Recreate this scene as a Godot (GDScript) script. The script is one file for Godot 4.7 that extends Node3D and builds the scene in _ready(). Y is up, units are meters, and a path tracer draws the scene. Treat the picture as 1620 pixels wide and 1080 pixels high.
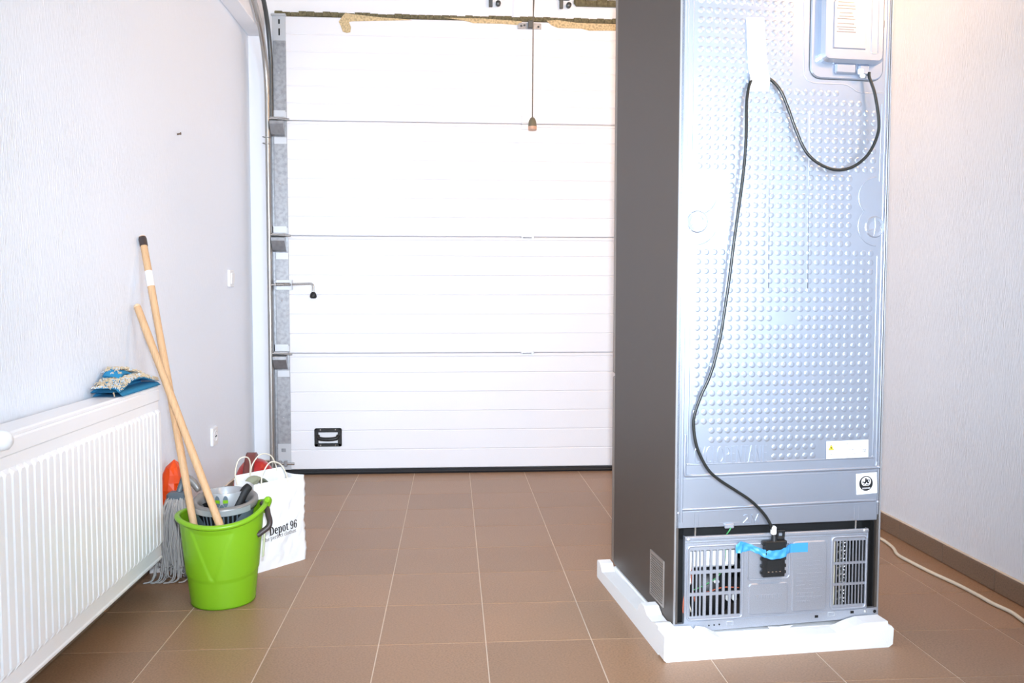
extends Node3D
# A garage corner: an unpacked fridge seen from behind, a sectional door, a radiator and cleaning things.
# Light, camera and exposure come first in _ready(); then the room, then the things, small details last.

class MB:
	var st := SurfaceTool.new()
	var uvs := false
	func _init():
		st.begin(Mesh.PRIMITIVE_TRIANGLES)
		st.set_smooth_group(-1)
	func smooth(on: bool) -> void:
		st.set_smooth_group(0 if on else -1)
	func tri(a: Vector3, b: Vector3, c: Vector3, out: Vector3) -> void:   # clockwise seen from the side that out points to
		st.add_vertex(a)
		if (b - a).cross(c - a).dot(out) > 0.0:
			st.add_vertex(c); st.add_vertex(b)
		else:
			st.add_vertex(b); st.add_vertex(c)
	func quad(a: Vector3, b: Vector3, c: Vector3, d: Vector3, out: Vector3) -> void:
		tri(a, b, c, out); tri(a, c, d, out)
	func box(c: Vector3, s: Vector3, bev := 0.0, xf := Transform3D.IDENTITY) -> void:
		var h := s * 0.5
		var b: float = min(bev, min(h.x, min(h.y, h.z)) * 0.9)
		var v := {}
		for sx in [-1, 1]:
			for sy in [-1, 1]:
				for sz in [-1, 1]:
					var k := Vector3(sx, sy, sz)
					for ax in 3:
						var p := Vector3(sx * (h.x - b), sy * (h.y - b), sz * (h.z - b))
						p[ax] = k[ax] * h[ax]
						v[[sx, sy, sz, ax]] = xf * (c + p)
		var cc := xf * c
		for ax in 3:
			var u := (ax + 1) % 3
			var w := (ax + 2) % 3
			for s1 in [-1, 1]:
				var q := []
				for uw in [[-1, -1], [1, -1], [1, 1], [-1, 1]]:
					var k := [0, 0, 0]
					k[ax] = s1; k[u] = uw[0]; k[w] = uw[1]
					q.append(v[[k[0], k[1], k[2], ax]])
				quad(q[0], q[1], q[2], q[3], (q[0] + q[2]) * 0.5 - cc)
		if b > 0.0:
			for ax in 3:
				var u := (ax + 1) % 3
				var w := (ax + 2) % 3
				for su in [-1, 1]:
					for sw in [-1, 1]:
						var q := []
						for e in [[-1, u], [1, u], [1, w], [-1, w]]:
							var k := [0, 0, 0]
							k[ax] = e[0]; k[u] = su; k[w] = sw
							q.append(v[[k[0], k[1], k[2], e[1]]])
						quad(q[0], q[1], q[2], q[3], (q[0] + q[2]) * 0.5 - cc)
			for sx in [-1, 1]:
				for sy in [-1, 1]:
					for sz in [-1, 1]:
						tri(v[[sx, sy, sz, 0]], v[[sx, sy, sz, 1]], v[[sx, sy, sz, 2]], v[[sx, sy, sz, 0]] - cc)
	func bx(x0: float, x1: float, y0: float, y1: float, z0: float, z1: float, bev := 0.0) -> void:
		box(Vector3(x0 + x1, y0 + y1, z0 + z1) * 0.5, Vector3(x1 - x0, y1 - y0, z1 - z0), bev)
	func tube(pts: Array, r, seg := 10, caps := true, flat := Vector3.ZERO) -> void:   # r is one radius or one per point
		var n := pts.size()
		var rings := []
		var t0: Vector3 = (pts[1] - pts[0]).normalized()
		var nx := t0.cross(Vector3(0.31, 0.87, 0.39)).normalized()
		for i in n:
			var t: Vector3 = ((pts[min(i + 1, n - 1)] - pts[max(i - 1, 0)]) as Vector3).normalized()
			nx = (nx - t * nx.dot(t)).normalized()
			var ny := t.cross(nx)
			var ri: float = r[i] if r is Array else r
			var ring := []
			for k in seg:
				var a := TAU * k / seg
				ring.append(pts[i] + (nx * cos(a) + ny * sin(a)) * ri)
			rings.append(ring)
		smooth(true)
		for i in n - 1:
			for k in seg:
				var k2 := (k + 1) % seg
				var out: Vector3 = rings[i][k] + rings[i][k2] - pts[i] * 2.0
				if out.length() < 1e-7:
					out = rings[i + 1][k] + rings[i + 1][k2] - pts[i + 1] * 2.0
				quad(rings[i][k], rings[i][k2], rings[i + 1][k2], rings[i + 1][k], out)
		smooth(false)
		if caps:
			for e in [0, n - 1]:
				var d: Vector3 = pts[0] - pts[1] if e == 0 else pts[n - 1] - pts[n - 2]
				for k in seg:
					tri(pts[e], rings[e][k], rings[e][(k + 1) % seg], d)
	func lathe(prof: Array, seg := 32, xf := Transform3D.IDENTITY, sm := true) -> void:   # prof: (radius, height); going up gives an outside, going down an inside
		smooth(sm)
		for i in prof.size() - 1:
			var p: Vector2 = prof[i]
			var q: Vector2 = prof[i + 1]
			var nn := Vector2(q.y - p.y, p.x - q.x)
			for k in seg:
				var a := TAU * k / seg
				var b := TAU * (k + 1) / seg
				var m := (a + b) * 0.5
				var out := xf.basis * Vector3(cos(m) * nn.x, nn.y, sin(m) * nn.x)
				quad(xf * Vector3(cos(a) * p.x, p.y, sin(a) * p.x), xf * Vector3(cos(b) * p.x, p.y, sin(b) * p.x), xf * Vector3(cos(b) * q.x, q.y, sin(b) * q.x), xf * Vector3(cos(a) * q.x, q.y, sin(a) * q.x), out)
		smooth(false)
	func prism(poly: PackedVector2Array, z0: float, z1: float, xf := Transform3D.IDENTITY, top := PackedVector2Array()) -> void:   # the outline at z0, the same (or top, a smaller one) at z1
		var t := poly if top.is_empty() else top
		var idx := Geometry2D.triangulate_polygon(t)
		for i in range(0, idx.size(), 3):
			tri(xf * v3(t[idx[i]], z1), xf * v3(t[idx[i + 1]], z1), xf * v3(t[idx[i + 2]], z1), xf.basis.z * sign(z1 - z0))
		idx = Geometry2D.triangulate_polygon(poly)
		for i in range(0, idx.size(), 3):
			tri(xf * v3(poly[idx[i]], z0), xf * v3(poly[idx[i + 1]], z0), xf * v3(poly[idx[i + 2]], z0), xf.basis.z * sign(z0 - z1))
		var cw := Geometry2D.is_polygon_clockwise(poly)
		for i in poly.size():
			var j := (i + 1) % poly.size()
			var e := poly[j] - poly[i]
			var o := Vector2(e.y, -e.x) * (-1.0 if cw else 1.0)
			quad(xf * v3(poly[i], z0), xf * v3(poly[j], z0), xf * v3(t[j], z1), xf * v3(t[i], z1), xf.basis * Vector3(o.x, o.y, 0))
	func v3(p: Vector2, z: float) -> Vector3:
		return Vector3(p.x, p.y, z)
	func pad(x0: float, x1: float, y0: float, y1: float, r: float, z0: float, z1: float, bev: float) -> void:   # a rounded plate with a sloped edge
		prism(rrect(x0, x1, y0, y1, r), z0, z1 - bev)
		prism(rrect(x0, x1, y0, y1, r), z1 - bev, z1, Transform3D.IDENTITY, rrect(x0 + bev, x1 - bev, y0 + bev, y1 - bev, max(r - bev, 0.0005)))
	func rrect(x0: float, x1: float, y0: float, y1: float, r: float, n := 5) -> PackedVector2Array:
		var p := PackedVector2Array()
		for q in [[x1 - r, y1 - r, 0.0], [x0 + r, y1 - r, 0.5], [x0 + r, y0 + r, 1.0], [x1 - r, y0 + r, 1.5]]:
			for k in n + 1:
				var a: float = PI * (q[2] + 0.5 * k / n)
				p.append(Vector2(q[0] + cos(a) * r, q[1] + sin(a) * r))
		return p
	func loop(poly: PackedVector2Array, z: float, r: float, seg := 6) -> void:
		var pts := []
		for p in poly:
			pts.append(v3(p, z))
		pts.append(pts[0]); pts.append(pts[1])
		tube(pts, r, seg, false)
	func holed(x0: float, x1: float, y0: float, y1: float, holes: Array, z0: float, z1: float) -> void:   # a plate with square-cornered holes [x0, x1, y0, y1]
		var xs := [x0, x1]
		var ys := [y0, y1]
		for h in holes:
			for e in [h[0], h[1]]:
				if not xs.has(e): xs.append(e)
			for e in [h[2], h[3]]:
				if not ys.has(e): ys.append(e)
		xs.sort(); ys.sort()
		for i in xs.size() - 1:
			for j in ys.size() - 1:
				var c := Vector2(xs[i] + xs[i + 1], ys[j] + ys[j + 1]) * 0.5
				var inside := false
				for h in holes:
					if c.x > h[0] and c.x < h[1] and c.y > h[2] and c.y < h[3]:
						inside = true
						break
				if inside: continue
				for zz in [[z1, 1.0], [z0, -1.0]]:
					quad(Vector3(xs[i], ys[j], zz[0]), Vector3(xs[i + 1], ys[j], zz[0]), Vector3(xs[i + 1], ys[j + 1], zz[0]), Vector3(xs[i], ys[j + 1], zz[0]), Vector3(0, 0, zz[1]))
		walls(x0, x1, y0, y1, z0, z1, 1.0)
		for h in holes:
			walls(h[0], h[1], h[2], h[3], z0, z1, -1.0)
	func walls(x0: float, x1: float, y0: float, y1: float, z0: float, z1: float, s: float) -> void:
		var p := [Vector2(x0, y0), Vector2(x1, y0), Vector2(x1, y1), Vector2(x0, y1)]
		var o := [Vector3(0, -s, 0), Vector3(s, 0, 0), Vector3(0, s, 0), Vector3(-s, 0, 0)]
		for i in 4:
			quad(v3(p[i], z0), v3(p[(i + 1) % 4], z0), v3(p[(i + 1) % 4], z1), v3(p[i], z1), o[i])
	func sheet(nu: int, nv: int, f: Callable, side := 1.0, wrap := false, sm := true) -> void:   # f(u, v) in 0..1; side chooses which way it faces
		smooth(sm)
		var g := []
		for i in nu + 1:
			var row := []
			for j in nv + 1:
				row.append(f.call(float(i % nu if wrap else i) / nu, float(j) / nv))
			g.append(row)
		for i in nu:
			for j in nv:
				var a: Vector3 = g[i][j]
				var b: Vector3 = g[i + 1][j]
				var c: Vector3 = g[i + 1][j + 1]
				var d: Vector3 = g[i][j + 1]
				var nrm := (c - a).cross(d - b) * side
				quad(a, b, c, d, nrm)
		smooth(false)
	func print_plate(w: float, h: float, t: float) -> void:   # a thin plate whose front carries a picture, centred, facing +z
		var p := [Vector2(-w, -h) * 0.5, Vector2(w, -h) * 0.5, Vector2(w, h) * 0.5, Vector2(-w, h) * 0.5]
		var u := [Vector2(0, 1), Vector2(1, 1), Vector2(1, 0), Vector2(0, 0)]
		for i in [0, 2, 1, 0, 3, 2]:
			st.set_uv(u[i]); st.add_vertex(v3(p[i], t))
		for e in 4:
			var f := (e + 1) % 4
			for k in [[e, 0.0], [f, t], [f, 0.0], [e, 0.0], [e, t], [f, t]]:
				st.set_uv(u[k[0]] * 0.02); st.add_vertex(v3(p[k[0]], k[1]))
	func done() -> ArrayMesh:
		st.generate_normals()
		return st.commit()

var used := {}
var M := {}

func numbered(called: String, parent: Node) -> String:
	var key := str(parent.get_instance_id()) + called
	var n: int = used.get(key, 0)
	used[key] = n + 1
	return called if n == 0 else "%s_%03d" % [called, n]

func obj(called: String, mb, m: Material, parent: Node = null) -> MeshInstance3D:
	var p: Node = parent if parent else self
	var o := MeshInstance3D.new()
	o.mesh = mb.done() if mb is MB else mb
	o.material_override = m
	o.name = numbered(called, p)
	p.add_child(o, true)
	return o

func tag(o: Node, label: String, category := "", group := "", kind := "") -> Node:
	if label: o.set_meta("label", label)
	if category: o.set_meta("category", category)
	if group: o.set_meta("group", group)
	if kind: o.set_meta("kind", kind)
	return o

func thing(called: String, label: String, category: String, at := Vector3.ZERO, turn := 0.0, group := "") -> Node3D:
	var o := Node3D.new()
	o.name = numbered(called, self)
	add_child(o, true)
	o.position = at
	o.rotation.y = turn
	tag(o, label, category, group)
	return o

func struct(called: String, mb: MB, m: Material, label: String) -> MeshInstance3D:
	var o := obj(called, mb, m)
	tag(o, label, "", "", "structure")
	return o

func mat(c: Color, rough := 0.5, metal := 0.0) -> StandardMaterial3D:
	var m := StandardMaterial3D.new()
	m.albedo_color = c
	m.roughness = rough
	m.metallic = metal
	return m

func rgb(r: int, g: int, b: int) -> Color:
	return Color8(r, g, b)

func noise_image(size: int, fx: float, fy: float, lo: float, hi: float, oct := 4, sd := 1) -> Image:   # grey noise that tiles, stretched by fx, fy
	var n := FastNoiseLite.new()
	n.seed = sd
	n.frequency = 1.0
	n.fractal_octaves = oct
	var im := Image.create(size, size, false, Image.FORMAT_RGB8)
	for y in size:
		for x in size:
			var u := float(x) / size
			var v := float(y) / size
			var a := n.get_noise_2d(u * fx, v * fy)
			var b := n.get_noise_2d((u - 1.0) * fx, v * fy)
			var c := n.get_noise_2d(u * fx, (v - 1.0) * fy)
			var d := n.get_noise_2d((u - 1.0) * fx, (v - 1.0) * fy)
			var t: float = lerp(lerp(a, b, u), lerp(c, d, u), v)
			var g: float = clamp(lerp(lo, hi, 0.5 + 0.5 * t * 1.6), 0.0, 1.0)
			im.set_pixel(x, y, Color(g, g, g))
	return im

func tex(im: Image) -> ImageTexture:
	im.generate_mipmaps()
	return ImageTexture.create_from_image(im)

func relief(m: StandardMaterial3D, im: Image, depth: float, scale: Vector3, strength := 1.0) -> void:
	var nm: Image = im.duplicate()
	nm.convert(Image.FORMAT_RGBA8)
	nm.bump_map_to_normal_map(depth)
	m.normal_enabled = true
	m.normal_texture = tex(nm)
	m.normal_scale = strength
	m.uv1_triplanar = true
	m.uv1_world_triplanar = true
	m.uv1_scale = scale

func grain(m: StandardMaterial3D, im: Image, scale: Vector3, world := true) -> void:
	m.albedo_texture = tex(im)
	m.uv1_triplanar = true
	m.uv1_world_triplanar = world
	m.uv1_scale = scale

func make_materials() -> void:
	var streak := noise_image(512, 110.0, 9.0, 0.0, 1.0, 3, 5)
	var fleck := noise_image(256, 60.0, 60.0, 0.82, 1.1, 4, 9)
	M.wall = mat(rgb(240, 246, 255), 0.75)
	relief(M.wall, streak, 3.0, Vector3(2.6, 2.2, 2.6), 0.75)
	M.plaster = mat(rgb(244, 244, 247), 0.8)
	M.ceiling = mat(rgb(196, 196, 196), 0.85)
	M.tiles = []
	for c in [rgb(162, 127, 98), rgb(157, 123, 95), rgb(165, 129, 99), rgb(160, 126, 98)]:
		var t := mat(c, 0.42)
		grain(t, fleck, Vector3(2.3, 2.3, 2.3))
		M.tiles.append(t)
	M.skirt = mat(rgb(140, 116, 97), 0.45)
	grain(M.skirt, fleck, Vector3(2.3, 2.3, 2.3))
	M.grout = mat(rgb(214, 196, 178), 0.9)
	M.caulk = mat(rgb(222, 206, 188), 0.8)
	M.door = mat(rgb(234, 234, 238), 0.42)
	relief(M.door, noise_image(256, 40.0, 40.0, 0.0, 1.0, 3, 3), 2.0, Vector3(4, 4, 4), 0.12)
	M.galv = mat(rgb(172, 174, 178), 0.42, 0.75)
	grain(M.galv, noise_image(256, 12.0, 12.0, 0.84, 1.08, 3, 12), Vector3(3, 3, 3))
	M.galv_light = mat(rgb(205, 208, 212), 0.45, 0.6)
	M.rail = mat(rgb(176, 174, 170), 0.3, 0.85)
	M.steel_dark = mat(rgb(96, 100, 102), 0.45, 0.7)
	M.steel = mat(rgb(196, 194, 190), 0.25, 0.9)
	M.black = mat(rgb(24, 25, 26), 0.45)
	M.rubber = mat(rgb(30, 33, 38), 0.5)
	M.dark_hole = mat(rgb(14, 14, 16), 0.9)
	M.foam_tan = mat(rgb(216, 192, 148), 0.8)
	grain(M.foam_tan, noise_image(128, 14.0, 14.0, 0.72, 1.15, 4, 21), Vector3(5, 5, 5))
	M.seam = mat(rgb(120, 112, 84), 0.9)
	grain(M.seam, noise_image(128, 20.0, 20.0, 0.6, 1.2, 4, 23), Vector3(3, 3, 3))
	M.radiator = mat(rgb(250, 250, 252), 0.3)
	M.fridge_side = mat(rgb(80, 72, 66), 0.5, 0.15)
	M.fridge_edge = mat(rgb(186, 188, 192), 0.3, 0.7)
	M.sheet = mat(rgb(182, 190, 204), 0.31, 0.8)
	relief(M.sheet, noise_image(256, 50.0, 50.0, 0.0, 1.0, 3, 31), 1.5, Vector3(9, 9, 9), 0.10)
	M.zinc = mat(rgb(190, 195, 206), 0.42, 0.75)
	grain(M.zinc, noise_image(256, 60.0, 60.0, 0.88, 1.05, 4, 33), Vector3(6, 6, 6))
	M.styro = mat(rgb(246, 247, 248), 0.85)
	relief(M.styro, noise_image(256, 60.0, 60.0, 0.0, 1.0, 2, 41), 3.0, Vector3(5, 5, 5), 0.3)
	M.white = mat(rgb(242, 243, 244), 0.5)
	M.paper = mat(rgb(240, 240, 241), 0.8)
	M.paper.backlight = Color(0.12, 0.12, 0.12)
	M.tape_white = mat(rgb(248, 248, 248), 0.6)
	M.tape_blue = mat(rgb(66, 150, 206), 0.4)
	M.tape_blue.backlight = Color(0.1, 0.15, 0.2)
	M.cream = mat(rgb(226, 216, 186), 0.6)
	M.wood = mat(rgb(222, 180, 136), 0.55)
	grain(M.wood, noise_image(256, 60.0, 6.0, 0.78, 1.08, 4, 51), Vector3(6, 1.6, 6))
	M.lime = mat(rgb(124, 176, 26), 0.38)
	M.grey_plastic = mat(rgb(98, 112, 122), 0.4)
	M.silver_plastic = mat(rgb(182, 186, 190), 0.3, 0.35)
	M.ring_plastic = mat(rgb(134, 132, 130), 0.35, 0.2)
	M.handle_brown = mat(rgb(62, 52, 52), 0.45)
	M.blue_cloth = mat(rgb(40, 136, 182), 0.9)
	M.beige_pile = mat(rgb(214, 192, 160), 0.95)
	M.mop = mat(rgb(186, 184, 183), 0.95)
	M.orange = mat(rgb(236, 78, 14), 0.38)
	M.red = mat(rgb(176, 16, 14), 0.22)
	M.red.clearcoat_enabled = true
	M.red.clearcoat = 0.5
	M.red_brown = mat(rgb(120, 62, 58), 0.4)
	M.ink = mat(rgb(26, 24, 26), 0.8)
	M.ink_grey = mat(rgb(120, 118, 120), 0.8)
	M.cable_white = mat(rgb(226, 218, 200), 0.5)
	M.wire_green = mat(rgb(70, 150, 90), 0.5)
	M.wire_red = mat(rgb(190, 96, 66), 0.5)
	M.cord = mat(rgb(28, 30, 28), 0.35)
	M.olive = mat(rgb(150, 154, 130), 0.7)

func curve(pts: Array, steps := 6) -> Array:   # Catmull-Rom through the points
	var out := []
	for i in pts.size() - 1:
		var a = pts[max(i - 1, 0)]
		var d = pts[min(i + 2, pts.size() - 1)]
		for k in steps:
			out.append(pts[i].cubic_interpolate(pts[i + 1], a, d, float(k) / steps))
	out.append(pts[pts.size() - 1])
	return out

const WL := -0.265   # left wall
const WR := 2.6      # right wall
const DZ := -0.19    # inner face of the garage door
const WB := -0.235   # wall round the door
const CEIL := 2.72
const WF := 6.4      # wall behind the camera

func _ready():
	setup_view()
	make_materials()
	build_room()
	build_door()
	build_tracks()
	build_release_cord()
	build_top_fittings()
	build_wall_fittings()
	build_fridge()
	build_tray()
	build_radiator()
	build_pad()
	build_bucket()
	build_wringer()
	build_poles()
	build_mop()
	build_bag()
	build_red_case()
	build_orange_bag()
	build_cable()
	build_lamps()

func setup_view() -> void:
	var cam := Camera3D.new()
	cam.name = "camera"
	cam.fov = rad_to_deg(2.0 * atan(540.0 / 1353.3))
	cam.position = Vector3(0.808, 0.981, 4.457)
	cam.rotation_order = EULER_ORDER_YXZ
	cam.rotation_degrees = Vector3(-3.23, -3.992, 0.082)
	add_child(cam)
	cam.make_current()
	var e := Environment.new()
	e.background_mode = Environment.BG_SKY
	var sky := Sky.new()
	var sm := ProceduralSkyMaterial.new()
	sm.sky_top_color = Color(0.55, 0.68, 0.86)
	sm.sky_horizon_color = Color(0.82, 0.88, 0.95)
	sm.ground_horizon_color = Color(0.7, 0.72, 0.74)
	sm.ground_bottom_color = Color(0.5, 0.5, 0.5)
	sky.sky_material = sm
	e.sky = sky
	e.tonemap_mode = Environment.TONE_MAPPER_LINEAR
	e.tonemap_exposure = 1.55
	e.sdfgi_enabled = true
	e.ssao_enabled = true
	e.ssil_enabled = true
	var we := WorldEnvironment.new()
	we.name = "environment"
	we.environment = e
	add_child(we)
	# daylight through the window in the right wall, behind the camera
	var day := AreaLight3D.new()
	day.name = "daylight"
	day.area_size = Vector2(1.5, 1.0)
	day.light_color = Color(0.85, 0.94, 1.0)
	day.light_energy = 7.8
	day.area_range = 14.0
	day.shadow_enabled = true
	day.position = Vector3(WR - 0.03, 1.28, 5.5)
	day.rotation_degrees = Vector3(0, 90, 0)
	add_child(day)
	# the camera's own flash, a little above the lens
	var flash := SpotLight3D.new()
	flash.name = "camera_flash"
	flash.light_color = Color(0.91, 0.95, 1.0)
	flash.light_energy = 10.0
	flash.spot_angle = 38.0
	flash.spot_angle_attenuation = 1.0
	flash.spot_range = 14.0
	flash.spot_attenuation = 2.0
	flash.light_size = 0.04
	flash.shadow_enabled = true
	flash.position = Vector3(0.83, 1.12, 4.44)
	flash.rotation_degrees = Vector3(0.0, -6.0, 0)
	add_child(flash)

func build_room() -> void:
	# floor: a grout bed with the tiles laid on it
	var b := MB.new()
	b.bx(WL - 0.2, WR + 0.2, -0.12, -0.0015, -0.45, WF + 0.2)
	var fl := struct("floor", b, M.grout, "brown tiled garage floor with pale joints")
	var r := RandomNumberGenerator.new()
	r.seed = 4
	var cols := [WL]
	for i in 9: cols.append(i * 0.3)
	cols.append(WR)
	var rest := MB.new()
	for j in range(-1, 22):
		var z0: float = max(j * 0.3, -0.4)
		var z1: float = min(j * 0.3 + 0.3, WF)
		for i in cols.size() - 1:
			var x0: float = cols[i] + 0.0016
			var x1: float = cols[i + 1] - 0.0016
			if j <= 8:
				var t := MB.new()
				t.bx(x0, x1, -0.012, 0.0, z0 + 0.0016, z1 - 0.0016, 0.0008)
				obj("tile", t, M.tiles[r.randi() % 4], fl)
			else:
				rest.bx(x0, x1, -0.012, 0.0, z0 + 0.0016, z1 - 0.0016, 0.0008)
	tag(obj("tile", rest, M.tiles[0], fl), "", "", "", "stuff")
	b = MB.new()
	b.bx(WL - 0.2, WL, 0, CEIL, -0.45, WF + 0.2)
	struct("wall_left", b, M.wall, "left garage wall in white fibre wallpaper")
	b = MB.new()
	b.bx(WR, WR + 0.2, 0, CEIL, -0.45, 4.7)
	b.bx(WR, WR + 0.2, 0, CEIL, 6.3, WF + 0.2)
	b.bx(WR, WR + 0.2, 0, 0.75, 4.7, 6.3)
	b.bx(WR, WR + 0.2, 1.85, CEIL, 4.7, 6.3)
	struct("wall_right", b, M.wall, "right garage wall in white fibre wallpaper, behind the fridge")
	b = MB.new()
	b.bx(WL, -0.1, 0, CEIL, WB - 0.2, WB)
	b.bx(2.42, WR, 0, CEIL, WB - 0.2, WB)
	b.bx(-0.1, 2.42, 2.38, CEIL, WB - 0.2, WB)
	struct("wall_back", b, M.plaster, "white wall and lintel round the garage door")
	b = MB.new()   # a boxed beam along the top of the left wall
	b.bx(WL, -0.178, 2.335, CEIL, WB, WF, 0.004)
	struct("trim_1", b, M.plaster, "boxed white beam along the top of the left wall")
	b = MB.new()
	b.bx(WL - 0.2, WR + 0.2, CEIL, CEIL + 0.2, -0.45, WF + 0.2)
	struct("ceiling", b, M.ceiling, "plain white garage ceiling")
	b = MB.new()
	b.bx(WL, WR, 0, CEIL, WF, WF + 0.2)
	struct("wall_front", b, M.plaster, "plain white wall behind the camera")
	b = MB.new()
	for z in [4.7, 5.47, 6.24]: b.bx(WR + 0.06, WR + 0.12, 0.75, 1.85, z, z + 0.06)
	for y in [0.75, 1.79]: b.bx(WR + 0.06, WR + 0.12, y, y + 0.06, 4.7, 6.3)
	var win := struct("window_1", b, M.white, "white framed window in the right wall, behind the camera")
	var glass := mat(Color(0.95, 0.98, 1.0, 0.08), 0.0)
	glass.transparency = BaseMaterial3D.TRANSPARENCY_ALPHA
	for z in [4.76, 5.53]:
		b = MB.new()
		b.bx(WR + 0.085, WR + 0.092, 0.81, 1.79, z, z + 0.71)
		obj("pane", b, glass, win)
	# skirting of cut tiles with a line of pale filler on top
	for s in [["baseboard_right", WR, -1.0, -0.18, "brown tile skirting along the right wall"], ["baseboard_left", WL, 1.0, -0.225, "brown tile skirting along the left wall"]]:
		b = MB.new()
		var xa: float = min(s[1], s[1] + s[2] * 0.004)
		b.bx(xa, xa + 0.004, 0.001, 0.07, s[3], WF)
		var sk := struct(s[0], b, M.grout, s[4])
		b = MB.new()
		var xb: float = min(s[1], s[1] + s[2] * 0.009)
		b.bx(xb, xb + 0.009, 0.0695, 0.0755, s[3], WF, 0.002)
		obj("filler", b, M.caulk, sk)
		for j in range(-1, 21):
			var z0: float = max(j * 0.3, s[3])
			b = MB.new()
			var xc: float = min(s[1], s[1] + s[2] * 0.01)
			b.bx(xc, xc + 0.01, 0.002, 0.069, z0 + 0.0015, j * 0.3 + 0.2985, 0.001)
			obj("tile", b, M.skirt, sk)
	b = MB.new()
	b.bx(WL + 0.01, -0.185, 0.002, 0.069, WB, WB + 0.01, 0.001)
	var sb := struct("baseboard_back", b, M.skirt, "short piece of brown tile skirting beside the door track")
	b = MB.new()
	b.bx(WL + 0.01, -0.185, 0.0695, 0.0755, WB, WB + 0.009, 0.002)
	obj("filler", b, M.caulk, sb)

const JOINTS := [0.028, 0.657, 1.285, 1.891, 2.431]

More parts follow.
